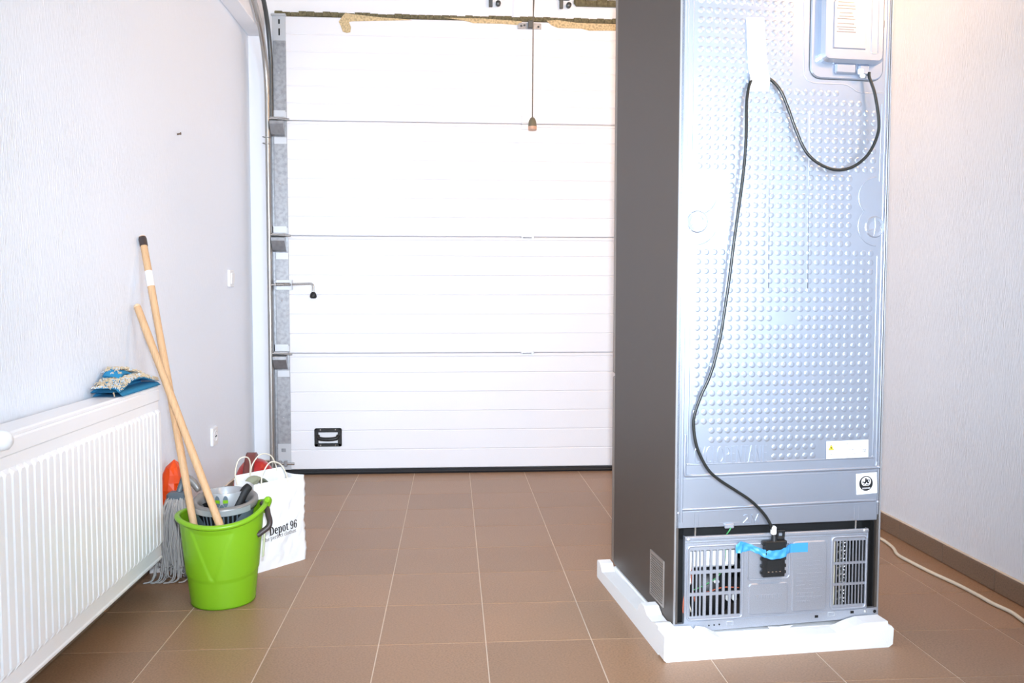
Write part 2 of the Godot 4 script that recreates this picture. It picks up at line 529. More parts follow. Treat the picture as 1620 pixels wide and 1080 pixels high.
func build_door() -> void:
	var d := Node3D.new()
	d.name = "door_1"
	add_child(d)
	tag(d, "white sectional garage door of four ribbed panels with galvanised ends", "", "", "structure")
	for i in 4:
		var y0: float = JOINTS[i] + (0.0012 if i else 0.0)
		var y1: float = JOINTS[i + 1] - 0.0012
		# outline of a panel seen from the end: (z, y)
		var p := PackedVector2Array()
		p.append(Vector2(DZ - 0.04, y0)); 
		p.append(Vector2(DZ - 0.004, y0)); p.append(Vector2(DZ, y0 + 0.004))
		for k in range(1, 6):
			var y: float = lerp(y0, y1, k / 6.0)
			p.append(Vector2(DZ, y - 0.005)); p.append(Vector2(DZ - 0.0032, y - 0.0005)); p.append(Vector2(DZ, y + 0.004))
		if i < 3:
			p.append(Vector2(DZ, y1 - 0.022)); p.append(Vector2(DZ - 0.003, y1 - 0.019)); p.append(Vector2(DZ + 0.001, y1 - 0.015))
			p.append(Vector2(DZ + 0.001, y1 - 0.006)); p.append(Vector2(DZ - 0.006, y1))
		else:
			p.append(Vector2(DZ, y1 - 0.004)); p.append(Vector2(DZ - 0.004, y1))
		p.append(Vector2(DZ - 0.04, y1))
		var m := MB.new()
		var xf := Transform3D(Basis(Vector3(0, 0, 1), Vector3(0, 1, 0), Vector3(1, 0, 0)), Vector3.ZERO)
		m.prism(p, -0.128, 2.47, xf)
		var pn := obj("section_panel", m, M.door, d)
		for s in [-1, 1]:
			m = MB.new()
			var xa := -0.129 if s < 0 else 2.40
			m.bx(xa, xa + 0.068, y0 + 0.002, y1 - 0.002, DZ - 0.002, DZ + 0.004, 0.001)
			obj("end_cap", m, M.galv, pn)
			m = MB.new()   # lapped plates at both ends of the cap
			m.bx(xa + 0.002, xa + 0.067, y0 + 0.01, y0 + 0.04, DZ + 0.003, DZ + 0.0065, 0.0008)
			obj("lap_plate", m, M.galv_light, pn)
			if i < 3:
				m = MB.new()
				m.bx(xa + 0.002, xa + 0.067, y1 - 0.125, y1 - 0.09, DZ + 0.003, DZ + 0.0065, 0.0008)
				obj("lap_plate", m, M.galv_light, pn)
			for q in [[0.012, y0 + 0.03], [0.055, y0 + 0.03], [0.03, lerp(y0, y1, 0.45)]]:
				m = MB.new()
				m.lathe([Vector2(0.0045, 0), Vector2(0.004, 0.003), Vector2(0.0005, 0.0042)], 10, Transform3D(Basis(Vector3(1, 0, 0), Vector3(0, 0, 1), Vector3(0, -1, 0)), Vector3(xa + q[0], q[1], DZ + 0.004)))
				obj("rivet", m, M.galv_light, pn)
	# hinges and rollers at the three joints
	for i in [1, 2, 3]:
		var y: float = JOINTS[i]
		for s in [-1, 1]:
			var h := Node3D.new()
			h.name = numbered("roller_hinge", d)
			d.add_child(h, true)
			h.position = Vector3(-0.1055 if s < 0 else 2.4365, y, DZ)
			var m := MB.new()
			var xf := Transform3D(Basis(Vector3(0, 0, 1), Vector3(0, 1, 0), Vector3(1, 0, 0)), Vector3.ZERO)
			m.prism(PackedVector2Array([Vector2(0.004, -0.002), Vector2(0.058, -0.014), Vector2(0.06, -0.03), Vector2(0.02, -0.078), Vector2(0.004, -0.086)]), -0.035, 0.035, xf)
			obj("bracket", m, M.galv, h)
			m = MB.new()
			m.bx(-0.033, 0.038, 0.012, 0.05, 0.004, 0.008, 0.001)
			obj("leaf_plate", m, M.galv_light, h)
			m = MB.new()
			m.tube([Vector3(-0.05 * 1.0, 0.002, 0.03), Vector3(0.062, -0.002, 0.03)], 0.0058, 10)
			obj("roller_pin", m, M.steel, h)
			m = MB.new()
			m.tube([Vector3(-0.036, 0.004, 0.022), Vector3(0.036, 0.004, 0.022)], 0.009, 10)
			obj("knuckle", m, M.galv_light, h)
		# small hinge in the middle of the door
		var h2 := MB.new()
		var hx := 1.217
		if i == 3:
			h2.bx(hx - 0.035, hx + 0.035, y + 0.004, y + 0.042, DZ, DZ + 0.004, 0.001)
			h2.bx(hx - 0.035, hx + 0.035, y - 0.03, y - 0.004, DZ, DZ + 0.004, 0.001)
		else:
			h2.bx(hx - 0.034, hx + 0.034, y - 0.002, y + 0.01, DZ, DZ + 0.004, 0.001)
			h2.bx(hx - 0.034, hx - 0.026, y - 0.008, y + 0.004, DZ, DZ + 0.006, 0.001)
			h2.bx(hx + 0.02, hx + 0.034, y - 0.008, y + 0.004, DZ, DZ + 0.006, 0.001)
			h2.bx(hx - 0.03, hx + 0.03, y - 0.011, y - 0.008, DZ, DZ + 0.004, 0.0005)
		h2.tube([Vector3(hx - 0.036, y, DZ + 0.003), Vector3(hx + 0.036, y, DZ + 0.003)], 0.004, 8)
		obj("centre_hinge", h2, M.galv_light, d)
	# top and bottom corner fittings
	for s in [-1, 1]:
		var x := -0.13 if s < 0 else 2.40
		var m := MB.new()
		m.bx(x + 0.001, x + 0.07, 2.30, 2.432, DZ + 0.004, DZ + 0.009, 0.001)
		m.bx(x - 0.001, x + 0.074, 2.425, 2.434, DZ + 0.002, DZ + 0.03, 0.001)
		var tb := obj("top_bracket", m, M.galv_light, d)
		for q in [[0.037, 2.398, 0.012], [0.037, 2.345, 0.018]]:
			m = MB.new()
			m.bx(x + q[0] - 0.004, x + q[0] + 0.004, q[1] - q[2], q[1] + q[2], DZ + 0.0085, DZ + 0.0105, 0.0008)
			obj("slot", m, M.dark_hole, tb)
		m = MB.new()
		m.holed(x + 0.002, x + 0.07, 0.03, 0.17, [[x + 0.018, x + 0.042, 0.125, 0.145]], DZ + 0.004, DZ + 0.01)
		var bb := obj("bottom_bracket", m, M.galv_light, d)
		m = MB.new()
		m.tube([Vector3(x - 0.006, 0.066, DZ + 0.022), Vector3(x + 0.09, 0.064, DZ + 0.022)], 0.0068, 10)
		obj("roller_pin", m, M.steel, bb)
		for cx in [0.005, 0.035]:
			m = MB.new()
			m.bx(x + cx, x + cx + 0.017, 0.05, 0.082, DZ + 0.009, DZ + 0.03, 0.002)
			obj("pin_clip", m, M.galv, bb)
	# rubber seal
	var p2 := PackedVector2Array([Vector2(DZ - 0.04, 0.026), Vector2(DZ + 0.001, 0.026), Vector2(DZ + 0.006, 0.022), Vector2(DZ + 0.005, 0.016), Vector2(DZ + 0.009, 0.01), Vector2(DZ + 0.004, 0.0), Vector2(DZ - 0.04, 0.0)])
	var ms := MB.new()
	ms.prism(p2, -0.125, 2.465, Transform3D(Basis(Vector3(0, 0, 1), Vector3(0, 1, 0), Vector3(1, 0, 0)), Vector3.ZERO))
	tag(obj("bottom_seal", ms, M.rubber, d), "black rubber seal along the bottom of the door")
	# recessed pull handle: a black frame with two openings and a bar
	var hd := Node3D.new()
	hd.name = "pull_handle"
	d.add_child(hd)
	tag(hd, "black plastic pull handle")
	hd.position = Vector3(0.137, 0.202, DZ)
	var m4 := MB.new()
	m4.pad(-0.073, 0.073, 0.028, 0.05, 0.010, 0.0, 0.009, 0.003)
	m4.pad(-0.073, 0.073, -0.05, -0.032, 0.009, 0.0, 0.009, 0.003)
	m4.pad(-0.073, -0.052, -0.05, 0.05, 0.010, 0.0, 0.009, 0.003)
	m4.pad(0.052, 0.073, -0.05, 0.05, 0.010, 0.0, 0.009, 0.003)
	obj("frame", m4, M.black, hd)
	m4 = MB.new()
	m4.tube(curve([Vector3(-0.055, 0.01, 0.006), Vector3(-0.045, -0.004, 0.016), Vector3(0, -0.008, 0.02), Vector3(0.045, -0.004, 0.016), Vector3(0.055, 0.01, 0.006)]), 0.011, 10)
	obj("grip_bar", m4, M.black, hd)
	for q in [[-0.04, 0.041], [0.04, 0.041], [-0.04, -0.042], [0.04, -0.042]]:
		m4 = MB.new()
		m4.lathe([Vector2(0.0045, 0), Vector2(0.004, 0.002), Vector2(0.0003, 0.003)], 10, Transform3D(Basis(Vector3(1, 0, 0), Vector3(0, 0, 1), Vector3(0, -1, 0)), Vector3(q[0], q[1], 0.009)))
		obj("screw", m4, M.steel, hd)
	# slide bolt with spring and black knob
	var bo := Node3D.new()
	bo.name = "slide_bolt"
	d.add_child(bo)
	tag(bo, "steel slide bolt with black knob")
	bo.position = Vector3(0, 1.026, DZ + 0.028)
	m4 = MB.new()
	m4.tube([Vector3(-0.153, -0.003, 0), Vector3(0.052, 0.004, 0), Vector3(0.062, 0.003, 0.001), Vector3(0.069, -0.003, 0.002), Vector3(0.071, -0.012, 0.003), Vector3(0.071, -0.04, 0.004)], 0.0062, 12)
	obj("rod", m4, M.steel, bo)
	m4 = MB.new()
	var sp := []
	for k in 97:
		var a := TAU * k / 8.0
		sp.append(Vector3(-0.124 + 0.075 * k / 96.0, sin(a) * 0.0085, cos(a) * 0.0085))
	m4.tube(sp, 0.0017, 5)
	obj("spring", m4, M.steel, bo)
	m4 = MB.new()
	m4.bx(-0.042, -0.0395, -0.026, 0.022, -0.028, 0.012, 0.0005)
	m4.bx(-0.128, -0.1255, -0.026, 0.022, -0.028, 0.012, 0.0005)
	m4.bx(-0.128, -0.04, -0.03, 0.024, -0.0285, -0.0225, 0.001)
	obj("bolt_plate", m4, M.galv_light, bo)
	m4 = MB.new()
	m4.lathe([Vector2(0.001, -0.062), Vector2(0.012, -0.062), Vector2(0.0175, -0.057), Vector2(0.0185, -0.05), Vector2(0.015, -0.037), Vector2(0.009, -0.029), Vector2(0.001, -0.027)], 16, Transform3D(Basis.IDENTITY, Vector3(0.071, -0.012, 0.004)))
	obj("knob", m4, M.black, bo)

func build_tracks() -> void:
	for s in [-1, 1]:
		var t := thing("door_track", "curved galvanised door track in the corner beside the left wall" if s < 0 else "galvanised door track hidden behind the fridge by the right wall", "door track")
		var X := func(x: float) -> float: return x if s < 0 else 2.34 - x
		var z0 := -0.165
		var pts := [Vector3(X.call(-0.156), 0.012, z0), Vector3(X.call(-0.156), 2.0, z0)]
		for k in range(1, 13):
			var a := PI * 0.5 * k / 12.0
			pts.append(Vector3(X.call(-0.156), 2.0 + sin(a) * 0.44, z0 + (1.0 - cos(a)) * 0.44))
		pts.append(Vector3(X.call(-0.156), 2.44, 2.6))
		var m := MB.new()
		m.tube(pts, 0.0135, 12)
		obj("rail", m, M.rail, t)
		pts = [Vector3(X.call(-0.138), 1.9, z0 - 0.012), Vector3(X.call(-0.138), 2.16, z0 - 0.012)]
		for k in range(1, 13):
			var a := PI * 0.5 * k / 12.0
			pts.append(Vector3(X.call(-0.138), 2.16 + sin(a) * 0.36, z0 - 0.012 + (1.0 - cos(a)) * 0.36))
		pts.append(Vector3(X.call(-0.138), 2.52, 2.6))
		m = MB.new()
		m.tube(pts, 0.0115, 12)
		tag(obj("rail", m, M.steel_dark, t), "second, darker rail that curves higher")
		m = MB.new()
		var a0: float = min(X.call(-0.146), X.call(-0.128))
		m.bx(a0, a0 + 0.018, 0.001, 2.2, WB, -0.20, 0.001)
		var b0: float = min(X.call(-0.146), X.call(-0.142))
		m.bx(b0, b0 + 0.004, 0.001, 2.2, WB, -0.165, 0.001)
		obj("angle_strip", m, M.galv, t)
		for y in [1.795, 1.762]:   # two loops of tie wire round the rail
			m = MB.new()
			var lp := []
			for k in 13:
				var a := TAU * k / 12.0
				lp.append(Vector3(X.call(-0.163) + cos(a) * 0.021, y + cos(a) * -0.004, z0 + sin(a) * 0.018))
			m.tube(lp, 0.0016, 5)
			obj("tie_wire", m, M.steel, t)

func build_release_cord() -> void:
	var t := thing("release_cord", "thin grey pull cord with tapered knob hanging before the door", "pull cord", Vector3(1.226, 0, -0.03))
	var m := MB.new()
	m.tube([Vector3(0.004, CEIL - 0.001, 0), Vector3(0.002, 2.3, 0), Vector3(0, 1.888, 0)], 0.0028, 6)
	m.tube([Vector3(0.016, CEIL - 0.001, 0.0), Vector3(0.006, 2.45, 0.001), Vector3(0.003, 2.39, 0.0)], 0.002, 6)
	obj("cord", m, mat(rgb(110, 104, 98), 0.7), t)
	m = MB.new()
	m.lathe([Vector2(0.0225, 1.846), Vector2(0.0215, 1.858), Vector2(0.0185, 1.875), Vector2(0.012, 1.888), Vector2(0.004, 1.894), Vector2(0.0003, 1.8945)], 20)
	obj("knob", m, mat(rgb(112, 106, 88), 0.5), t)
	m = MB.new()
	m.lathe([Vector2(0.0003, 1.829), Vector2(0.021, 1.829), Vector2(0.0225, 1.832), Vector2(0.0225, 1.846)], 20)
	tag(obj("knob_rim", m, mat(rgb(206, 164, 140), 0.5), t), "pale reddish rim of the knob")

func dp(px: float, py: float) -> Vector2:   # a spot near the top of the door, measured on it
	return Vector2((px - 470.0) * 0.003356, 2.429 - (py - 26.0 - (px - 470.0) * 0.0185) * 0.00336)

func build_top_fittings() -> void:
	# weathered seam between door and lintel
	var m := MB.new()
	var r := RandomNumberGenerator.new()
	r.seed = 11
	var n := 60
	for k in n:
		var x0 := -0.12 + 2.5 * k / n
		var x1 := -0.12 + 2.5 * (k + 1) / n
		var a := 0.0145 + r.randf() * 0.006
		m.bx(x0, x1, 2.434, 2.434 + a * 1.35, WB + 0.001, -0.2 + r.randf() * 0.006, 0.003)
	struct("trim_2", m, M.seam, "weathered brown and olive seam above the garage door")
	var patches := [
		[[[545, 20], [552, 22], [600, 27], [645, 30], [648, 31], [600, 32], [556, 33], [550, 34], [553, 42], [552, 50], [546, 51], [540, 49], [537, 40], [534, 34], [538, 28]], "tan foam drip running down the top left of the door"],
		[[[700, 27], [760, 28], [822, 32], [822, 38], [790, 36], [745, 35], [730, 31]], "thin tan foam smear left of the door's top hinge"],
		[[[862, 31], [880, 30], [910, 34], [978, 36], [978, 46], [930, 46], [918, 43], [880, 42], [870, 38]], "tan foam smear on the door top beside the fridge"],
	]
	for q in patches:
		var p := PackedVector2Array()
		for e in q[0]: p.append(dp(e[0], e[1]))
		m = MB.new()
		m.prism(p, DZ - 0.002, DZ + 0.004)
		tag(obj("foam_residue", m, M.foam_tan), q[1], "sealant")
	m = MB.new()
	m.box(Vector3(1.68, 2.545, WB + 0.012), Vector3(0.42, 0.036, 0.024), 0.01)
	for k in 7:
		m.box(Vector3(1.50 + k * 0.06, 2.538 + r.randf() * 0.012, WB + 0.016), Vector3(0.07, 0.03 + r.randf() * 0.012, 0.026), 0.01)
	tag(obj("foam_strip", m, M.seam), "brown strip of old sealing foam high on the lintel by the fridge", "sealant")
	# shaft above the door with two dark brackets
	var t := thing("spring_shaft", "dark torsion shaft with brackets hung above the garage door", "door shaft", Vector3(0, 2.62, -0.12))
	m = MB.new()
	m.tube([Vector3(0.0, 0, 0), Vector3(2.3, 0, 0)], 0.013, 10)
	obj("shaft", m, M.steel_dark, t)
	for x in [1.035, 1.415]:
		m = MB.new()
		m.bx(x - 0.028, x - 0.008, -0.11, 0.03, -0.1, -0.085, 0.002)
		m.bx(x - 0.01, x + 0.012, -0.06, 0.03, -0.11, 0.02, 0.002)
		m.lathe([Vector2(0.0003, -0.012), Vector2(0.014, -0.012), Vector2(0.014, 0.012), Vector2(0.0003, 0.012)], 12, Transform3D(Basis(Vector3(1, 0, 0), Vector3(0, 0, 1), Vector3(0, -1, 0)), Vector3(x + 0.022, -0.092, -0.09)))
		m.bx(x - 0.03, x + 0.03, -0.06, 0.06, -0.115, -0.1, 0.002)
		obj("bracket", m, M.steel_dark, t)
	t = thing("door_bracket", "small galvanised bracket at the top centre of the door", "bracket", Vector3(1.226, 2.405, DZ))
	m = MB.new()
	m.prism(PackedVector2Array([Vector2(-0.067, -0.015), Vector2(0.06, -0.015), Vector2(0.06, 0.012), Vector2(0.05, 0.016), Vector2(-0.055, 0.016), Vector2(-0.067, 0.004)]), 0, 0.008)
	obj("plate", m, M.galv, t)
	m = MB.new()
	m.bx(-0.012, 0.014, -0.016, 0.024, 0.008, 0.03, 0.003)
	obj("lug", m, M.steel_dark, t)
	for q in [[-0.047, 0], [-0.03, 0.004], [0.045, -0.003]]:
		m = MB.new()
		m.lathe([Vector2(0.006, 0), Vector2(0.005, 0.003), Vector2(0.0003, 0.004)], 8, Transform3D(Basis(Vector3(1, 0, 0), Vector3(0, 0, 1), Vector3(0, -1, 0)), Vector3(q[0], q[1], 0.008)))
		obj("screw", m, M.steel_dark, t)

func build_wall_fittings() -> void:
	for q in [["light_switch", Vector3(WL, 1.05, 0.222), "square white light switch on the left wall", "light switch", true], ["wall_socket", Vector3(WL, 0.338, 0.56), "square white wall socket low on the left wall", "socket", false]]:
		var t := thing(q[0], q[2], q[3], q[1], PI * 0.5)
		var m := MB.new()
		m.pad(-0.041, 0.041, -0.041, 0.041, 0.006, 0.0, 0.011, 0.003)
		obj("frame", m, M.white, t)
		m = MB.new()
		if q[4]:
			m.box(Vector3(0, 0, 0.012), Vector3(0.052, 0.054, 0.008), 0.002, Transform3D(Basis(Vector3(1, 0, 0), 0.06), Vector3.ZERO))
			obj("rocker", m, M.white, t)
		else:
			m.lathe([Vector2(0.0003, 0.002), Vector2(0.019, 0.002), Vector2(0.0195, 0.012), Vector2(0.025, 0.0135), Vector2(0.027, 0.011)], 24, Transform3D(Basis(Vector3(1, 0, 0), Vector3(0, 0, 1), Vector3(0, -1, 0)), Vector3.ZERO))
			obj("insert", m, M.white, t)
			for sx in [-0.0095, 0.0095]:
				m = MB.new()
				m.lathe([Vector2(0.0003, 0.0135), Vector2(0.003, 0.0135), Vector2(0.003, 0.011)], 8, Transform3D(Basis(Vector3(1, 0, 0), Vector3(0, 0, 1), Vector3(0, -1, 0)), Vector3(sx, 0, 0)))
				obj("contact_hole", m, M.dark_hole, t)
	var mn := MB.new()
	mn.tube([Vector3(WL, 1.6, 0.985), Vector3(WL + 0.014, 1.603, 0.985)], [0.003, 0.003], 8)
	mn.lathe([Vector2(0.0055, 0), Vector2(0.005, 0.002), Vector2(0.0003, 0.003)], 10, Transform3D(Basis(Vector3(0, 1, 0), Vector3(1, 0, 0), Vector3(0, 0, -1)), Vector3(WL + 0.013, 1.603, 0.985)))
	tag(obj("wall_nail", mn, mat(rgb(112, 92, 76), 0.6, 0.3)), "small rusty nail in the upper left wall", "nail")

func text_mesh(s: String, size: float, depth: float, bold := false, serif := false) -> TextMesh:
	var f := SystemFont.new()
	f.font_names = PackedStringArray(["Droid Serif" if serif else "Droid Sans"])
	f.font_weight = 700 if bold else 400
	var t := TextMesh.new()
	t.text = s
	t.font = f
	t.font_size = 64
	t.pixel_size = size / 64.0
	t.depth = depth
	t.curve_step = 2.0
	return t

const FH := 1.98
func build_fridge() -> void:
	var f := thing("fridge", "tall fridge seen from behind, brown side and dimpled silver back", "fridge", Vector3(1.409, 0, 2.204), 0.089)
	var W := 0.605
	var D := 0.597
	var B := 0.061
	# cabinet: solid in front, hollow behind the lower cover
	var m := MB.new()
	m.bx(0, W, B, FH, -D, -0.24)
	m.bx(0, 0.010, B, FH, -0.24, 0.0)
	m.bx(W - 0.010, W, B, FH, -0.24, 0.0)
	m.bx(0.010, W - 0.010, 0.345, FH, -0.24, -0.006)
	m.bx(0.010, W - 0.010, B, 0.068, -0.24, -0.006)
	obj("cabinet", m, M.fridge_side, f)
	for x in [-0.0012, W - 0.0035]:
		m = MB.new()
		m.bx(x, x + 0.0047, B, FH, -0.004, 0.0022, 0.001)
		obj("edge_strip", m, M.fridge_edge, f)
	for q in [[B, 0.70, "lower"], [0.71, FH, "upper"]]:
		m = MB.new()
		m.bx(0.001, W - 0.001, q[0], q[1], -D - 0.034, -D - 0.003, 0.004)
		obj("fridge_door", m, mat(rgb(134, 124, 116), 0.4, 0.3), f)
	m = MB.new()
	m.bx(0.011, W - 0.011, 0.069, 0.344, -0.239, -0.234)
	m.bx(0.011, 0.014, 0.069, 0.344, -0.234, -0.008)
	m.bx(W - 0.014, W - 0.011, 0.069, 0.344, -0.234, -0.008)
	m.bx(0.014, W - 0.014, 0.34, 0.344, -0.234, -0.008)
	m.bx(0.014, W - 0.014, 0.306, 0.34, -0.03, -0.024)
	m.bx(0.014, 0.034, 0.069, 0.34, -0.03, -0.024)
	m.bx(0.565, W - 0.014, 0.069, 0.34, -0.03, -0.024)
	obj("compartment_liner", m, M.dark_hole, f)
	build_back_panel(f, W)
	build_lower_cover(f, W)
	build_machine(f)
	build_control_cover(f)
	build_fridge_cord(f)
	# vent low on the left side
	m = MB.new()
	var hs := []
	for k in 17: hs.append([-0.194, -0.086, 0.1015 + k * 0.0071, 0.1047 + k * 0.0071])
	m.holed(-0.2, -0.08, 0.095, 0.228, hs, 0.0, 0.003)
	var v := obj("side_vent", m, mat(rgb(156, 148, 142), 0.4, 0.3), f)
	v.rotation.y = -PI * 0.5
	m = MB.new()
	m.bx(-0.197, -0.083, 0.098, 0.225, 0.0, 0.0006)
	var vb := obj("vent_backing", m, M.dark_hole, v)
	vb.position.z = 0.0002

func build_back_panel(f: Node3D, W: float) -> void:
	var m := MB.new()
	m.bx(0.003, W - 0.003, 0.344, FH, -0.006, 0.0, 0.001)
	var bp := obj("back_panel", m, M.sheet, f)
	# pressed dimples
	m = MB.new()
	m.smooth(true)
	for j in 52:
		var v := 0.533 + j * 0.0254
		for i in 23:
			var u := 0.056 + i * 0.02277
			if j < 2 and (u < 0.28 or u > 0.42): continue
			if j < 4 and u < 0.09: continue
			if j < 2 and u > 0.42: continue
			if v > 1.11 and v < 1.3 and (u < 0.125 or u > 0.495): continue
			if j == 15 and u > 0.27 and u < 0.345: continue
			if v > 1.545 and u > 0.325: continue
			if v > 1.51 and u > 0.46: continue
			if v > 1.49 and u > 0.53: continue
			dimple(m, u, v)
	tag(obj("dimple_field", m, M.sheet, bp), "", "", "", "stuff")
	# long pressed beads down the sides and across the bottom
	m = MB.new()
	for x in [0.012, 0.020]: m.tube([Vector3(x, 0.36, 0), Vector3(x, FH - 0.01, 0)], 0.0022, 6)
	m.tube([Vector3(0.598, 0.36, 0), Vector3(0.598, FH - 0.01, 0)], 0.0022, 6)
	m.tube([Vector3(0.5895, 0.5, 0), Vector3(0.5895, FH - 0.01, 0)], 0.0026, 6)
	m.tube(curve([Vector3(0.034, FH - 0.01, 0), Vector3(0.034, 1.4, 0), Vector3(0.034, 0.7, 0), Vector3(0.034, 0.54, 0), Vector3(0.038, 0.522, 0), Vector3(0.055, 0.518, 0), Vector3(0.3, 0.52, 0), Vector3(0.562, 0.522, 0), Vector3(0.576, 0.526, 0), Vector3(0.578, 0.54, 0), Vector3(0.577, 0.8, 0), Vector3(0.576, 1.085, 0)], 3), 0.0022, 6)
	m.tube([Vector3(0.578, 1.29, 0), Vector3(0.579, 1.5, 0)], 0.002, 6)
	m.tube(curve([Vector3(0.026, 0.60, 0), Vector3(0.026, 0.5, 0), Vector3(0.031, 0.489, 0), Vector3(0.05, 0.488, 0), Vector3(0.3, 0.49, 0), Vector3(0.575, 0.493, 0), Vector3(0.588, 0.497, 0), Vector3(0.59, 0.51, 0)], 4), 0.0048, 6)
	m.tube(curve([Vector3(0.02, 0.395, 0), Vector3(0.3, 0.398, 0), Vector3(0.59, 0.401, 0)], 4), 0.0045, 6)
	m.tube([Vector3(0.02, 0.388, 0), Vector3(0.59, 0.393, 0)], 0.0014, 6)
	m.tube([Vector3(0.006, 0.478, 0), Vector3(0.596, 0.483, 0)], 0.0014, 6)
	# tall rectangle in the middle
	m.tube([Vector3(0.252, 1.468, 0), Vector3(0.258, 0.988, 0), Vector3(0.372, 0.988, 0), Vector3(0.366, 1.471, 0), Vector3(0.252, 1.468, 0)], 0.0021, 6)
	# rounded lobes at both sides
	for q in [[0.05, 1.247, 0.057, -100, 60], [0.05, 1.168, 0.057, -90, 45], [0.572, 1.247, 0.055, 95, 225], [0.572, 1.168, 0.055, 130, 270]]:
		var pts := []
		for k in 17:
			var a := deg_to_rad(lerp(float(q[3]), float(q[4]), k / 16.0))
			pts.append(Vector3(q[0] + cos(a) * q[2], q[1] + sin(a) * q[2], 0))
		m.tube(pts, 0.0019, 6)
	# vertical guide strips above the lower cover
	for x in [0.054, 0.066, 0.527, 0.541]: m.tube([Vector3(x, 0.348, 0), Vector3(x, 0.383, 0)], 0.0013, 5)
	m.tube([Vector3(0.124, 0.354, 0), Vector3(0.186, 0.354, 0)], 0.001, 5)
	# outline of the pressing round the control cover
	m.tube(curve([Vector3(0.343, FH - 0.01, 0), Vector3(0.344, 1.75, 0), Vector3(0.347, 1.6, 0), Vector3(0.352, 1.565, 0), Vector3(0.372, 1.551, 0), Vector3(0.42, 1.549, 0), Vector3(0.466, 1.549, 0), Vector3(0.488, 1.541, 0), Vector3(0.505, 1.531, 0), Vector3(0.53, 1.528, 0), Vector3(0.58, 1.53, 0)], 4), 0.0019, 6)
	obj("pressed_bead", m, M.sheet, bp).position.z = -0.0007
	# crinkled round pressings
	for q in [[0.052, 1.172], [0.567, 1.165]]:
		m = MB.new()
		m.lathe([Vector2(0.030, 0.0), Vector2(0.027, 0.0022), Vector2(0.018, 0.0012), Vector2(0.0003, 0.0018)], 18, Transform3D(Basis(Vector3(1, 0, 0), Vector3(0, 0, 1), Vector3(0, -1, 0)), Vector3(q[0], q[1], 0)), false)
		m.tube([Vector3(q[0] - 0.001, q[1] + 0.024, 0.001), Vector3(q[0] + 0.001, q[1], 0.002), Vector3(q[0] - 0.003, q[1] - 0.024, 0.001)], 0.0018, 5)
		m.tube([Vector3(q[0] - 0.024, q[1] - 0.012, 0.001), Vector3(q[0] - 0.006, q[1] - 0.006, 0.002)], 0.0016, 5)
		for k in 4:
			m.tube([Vector3(q[0] + 0.008 + k * 0.004, q[1] + 0.018 - k * 0.008, 0.0015), Vector3(q[0] + 0.02, q[1] + 0.004 - k * 0.007, 0.001)], 0.0012, 5)
		obj("round_pressing", m, M.sheet, bp)
	for q in [["CYCLOPENTANE", 0.157, 0.542, 0.047, 0.208], ["2M", 0.221, 0.362, 0.025, 0.047]]:
		var tm := text_mesh(q[0], q[3] * 1.36, 0.0024)
		var o := obj("pressed_lettering", tm, M.sheet, bp)
		o.position = Vector3(q[1], q[2], 0.0012)
		var wid: float = tm.get_aabb().size.x
		if wid > 0.0: o.scale.x = q[4] / wid
	# stickers
	m = MB.new()
	m.print_plate(0.126, 0.049, 0.0007)
	var st := obj("warning_label", m, label_material(), bp)
	st.position = Vector3(0.4985, 0.548, 0.0030)
	st.rotation.z = 0.012
	tag(st, "white warning label with yellow triangle")
	m = MB.new()
	m.print_plate(0.063, 0.059, 0.0007)
	st = obj("round_sticker", m, emblem_material(), bp)
	st.position = Vector3(0.561, 0.449, 0.0004)
	st.rotation.z = 0.05
	tag(st, "white square sticker with black oval emblem")
	for q in [[0.009, 0.386], [0.597, 0.395]]:
		m = MB.new()
		m.lathe([Vector2(0.004, 0), Vector2(0.0036, 0.002), Vector2(0.0003, 0.003)], 10, Transform3D(Basis(Vector3(1, 0, 0), Vector3(0, 0, 1), Vector3(0, -1, 0)), Vector3(q[0], q[1], 0)))
		obj("screw", m, M.zinc, bp)
	# strip of white tape that holds the power cord
	m = MB.new()
	m.sheet(6, 24, func(u, v):
		var a := Vector2(0.179, 1.711).lerp(Vector2(0.191, 1.519), v)
		var b := Vector2(0.229, 1.714).lerp(Vector2(0.247, 1.521), v)
		var p := a.lerp(b, u)
		return Vector3(p.x, p.y, 0.0035 + 0.0105 * exp(-pow((p.y - 1.552) / 0.018, 2.0))), 1.0)
	tag(obj("white_tape", m, M.tape_white, f), "white strip of tape holding the cord")

func dimple(m: MB, u: float, v: float) -> void:
	var c := Vector3(u, v, 0.0011)
	var n := 10
	var rings := [[0.0088, 0.0], [0.0066, 0.0009], [0.0034, 0.0011]]
	for k in n:
		var a := TAU * k / n
		var b := TAU * (k + 1) / n
		for i in 2:
			var r0: float = rings[i][0]
			var r1: float = rings[i + 1][0]
			m.quad(Vector3(u + cos(a) * r0, v + sin(a) * r0, rings[i][1]), Vector3(u + cos(b) * r0, v + sin(b) * r0, rings[i][1]), Vector3(u + cos(b) * r1, v + sin(b) * r1, rings[i + 1][1]), Vector3(u + cos(a) * r1, v + sin(a) * r1, rings[i + 1][1]), Vector3(0, 0, 1))
		m.tri(c, Vector3(u + cos(a) * 0.0034, v + sin(a) * 0.0034, 0.0011), Vector3(u + cos(b) * 0.0034, v + sin(b) * 0.0034, 0.0011), Vector3(0, 0, 1))

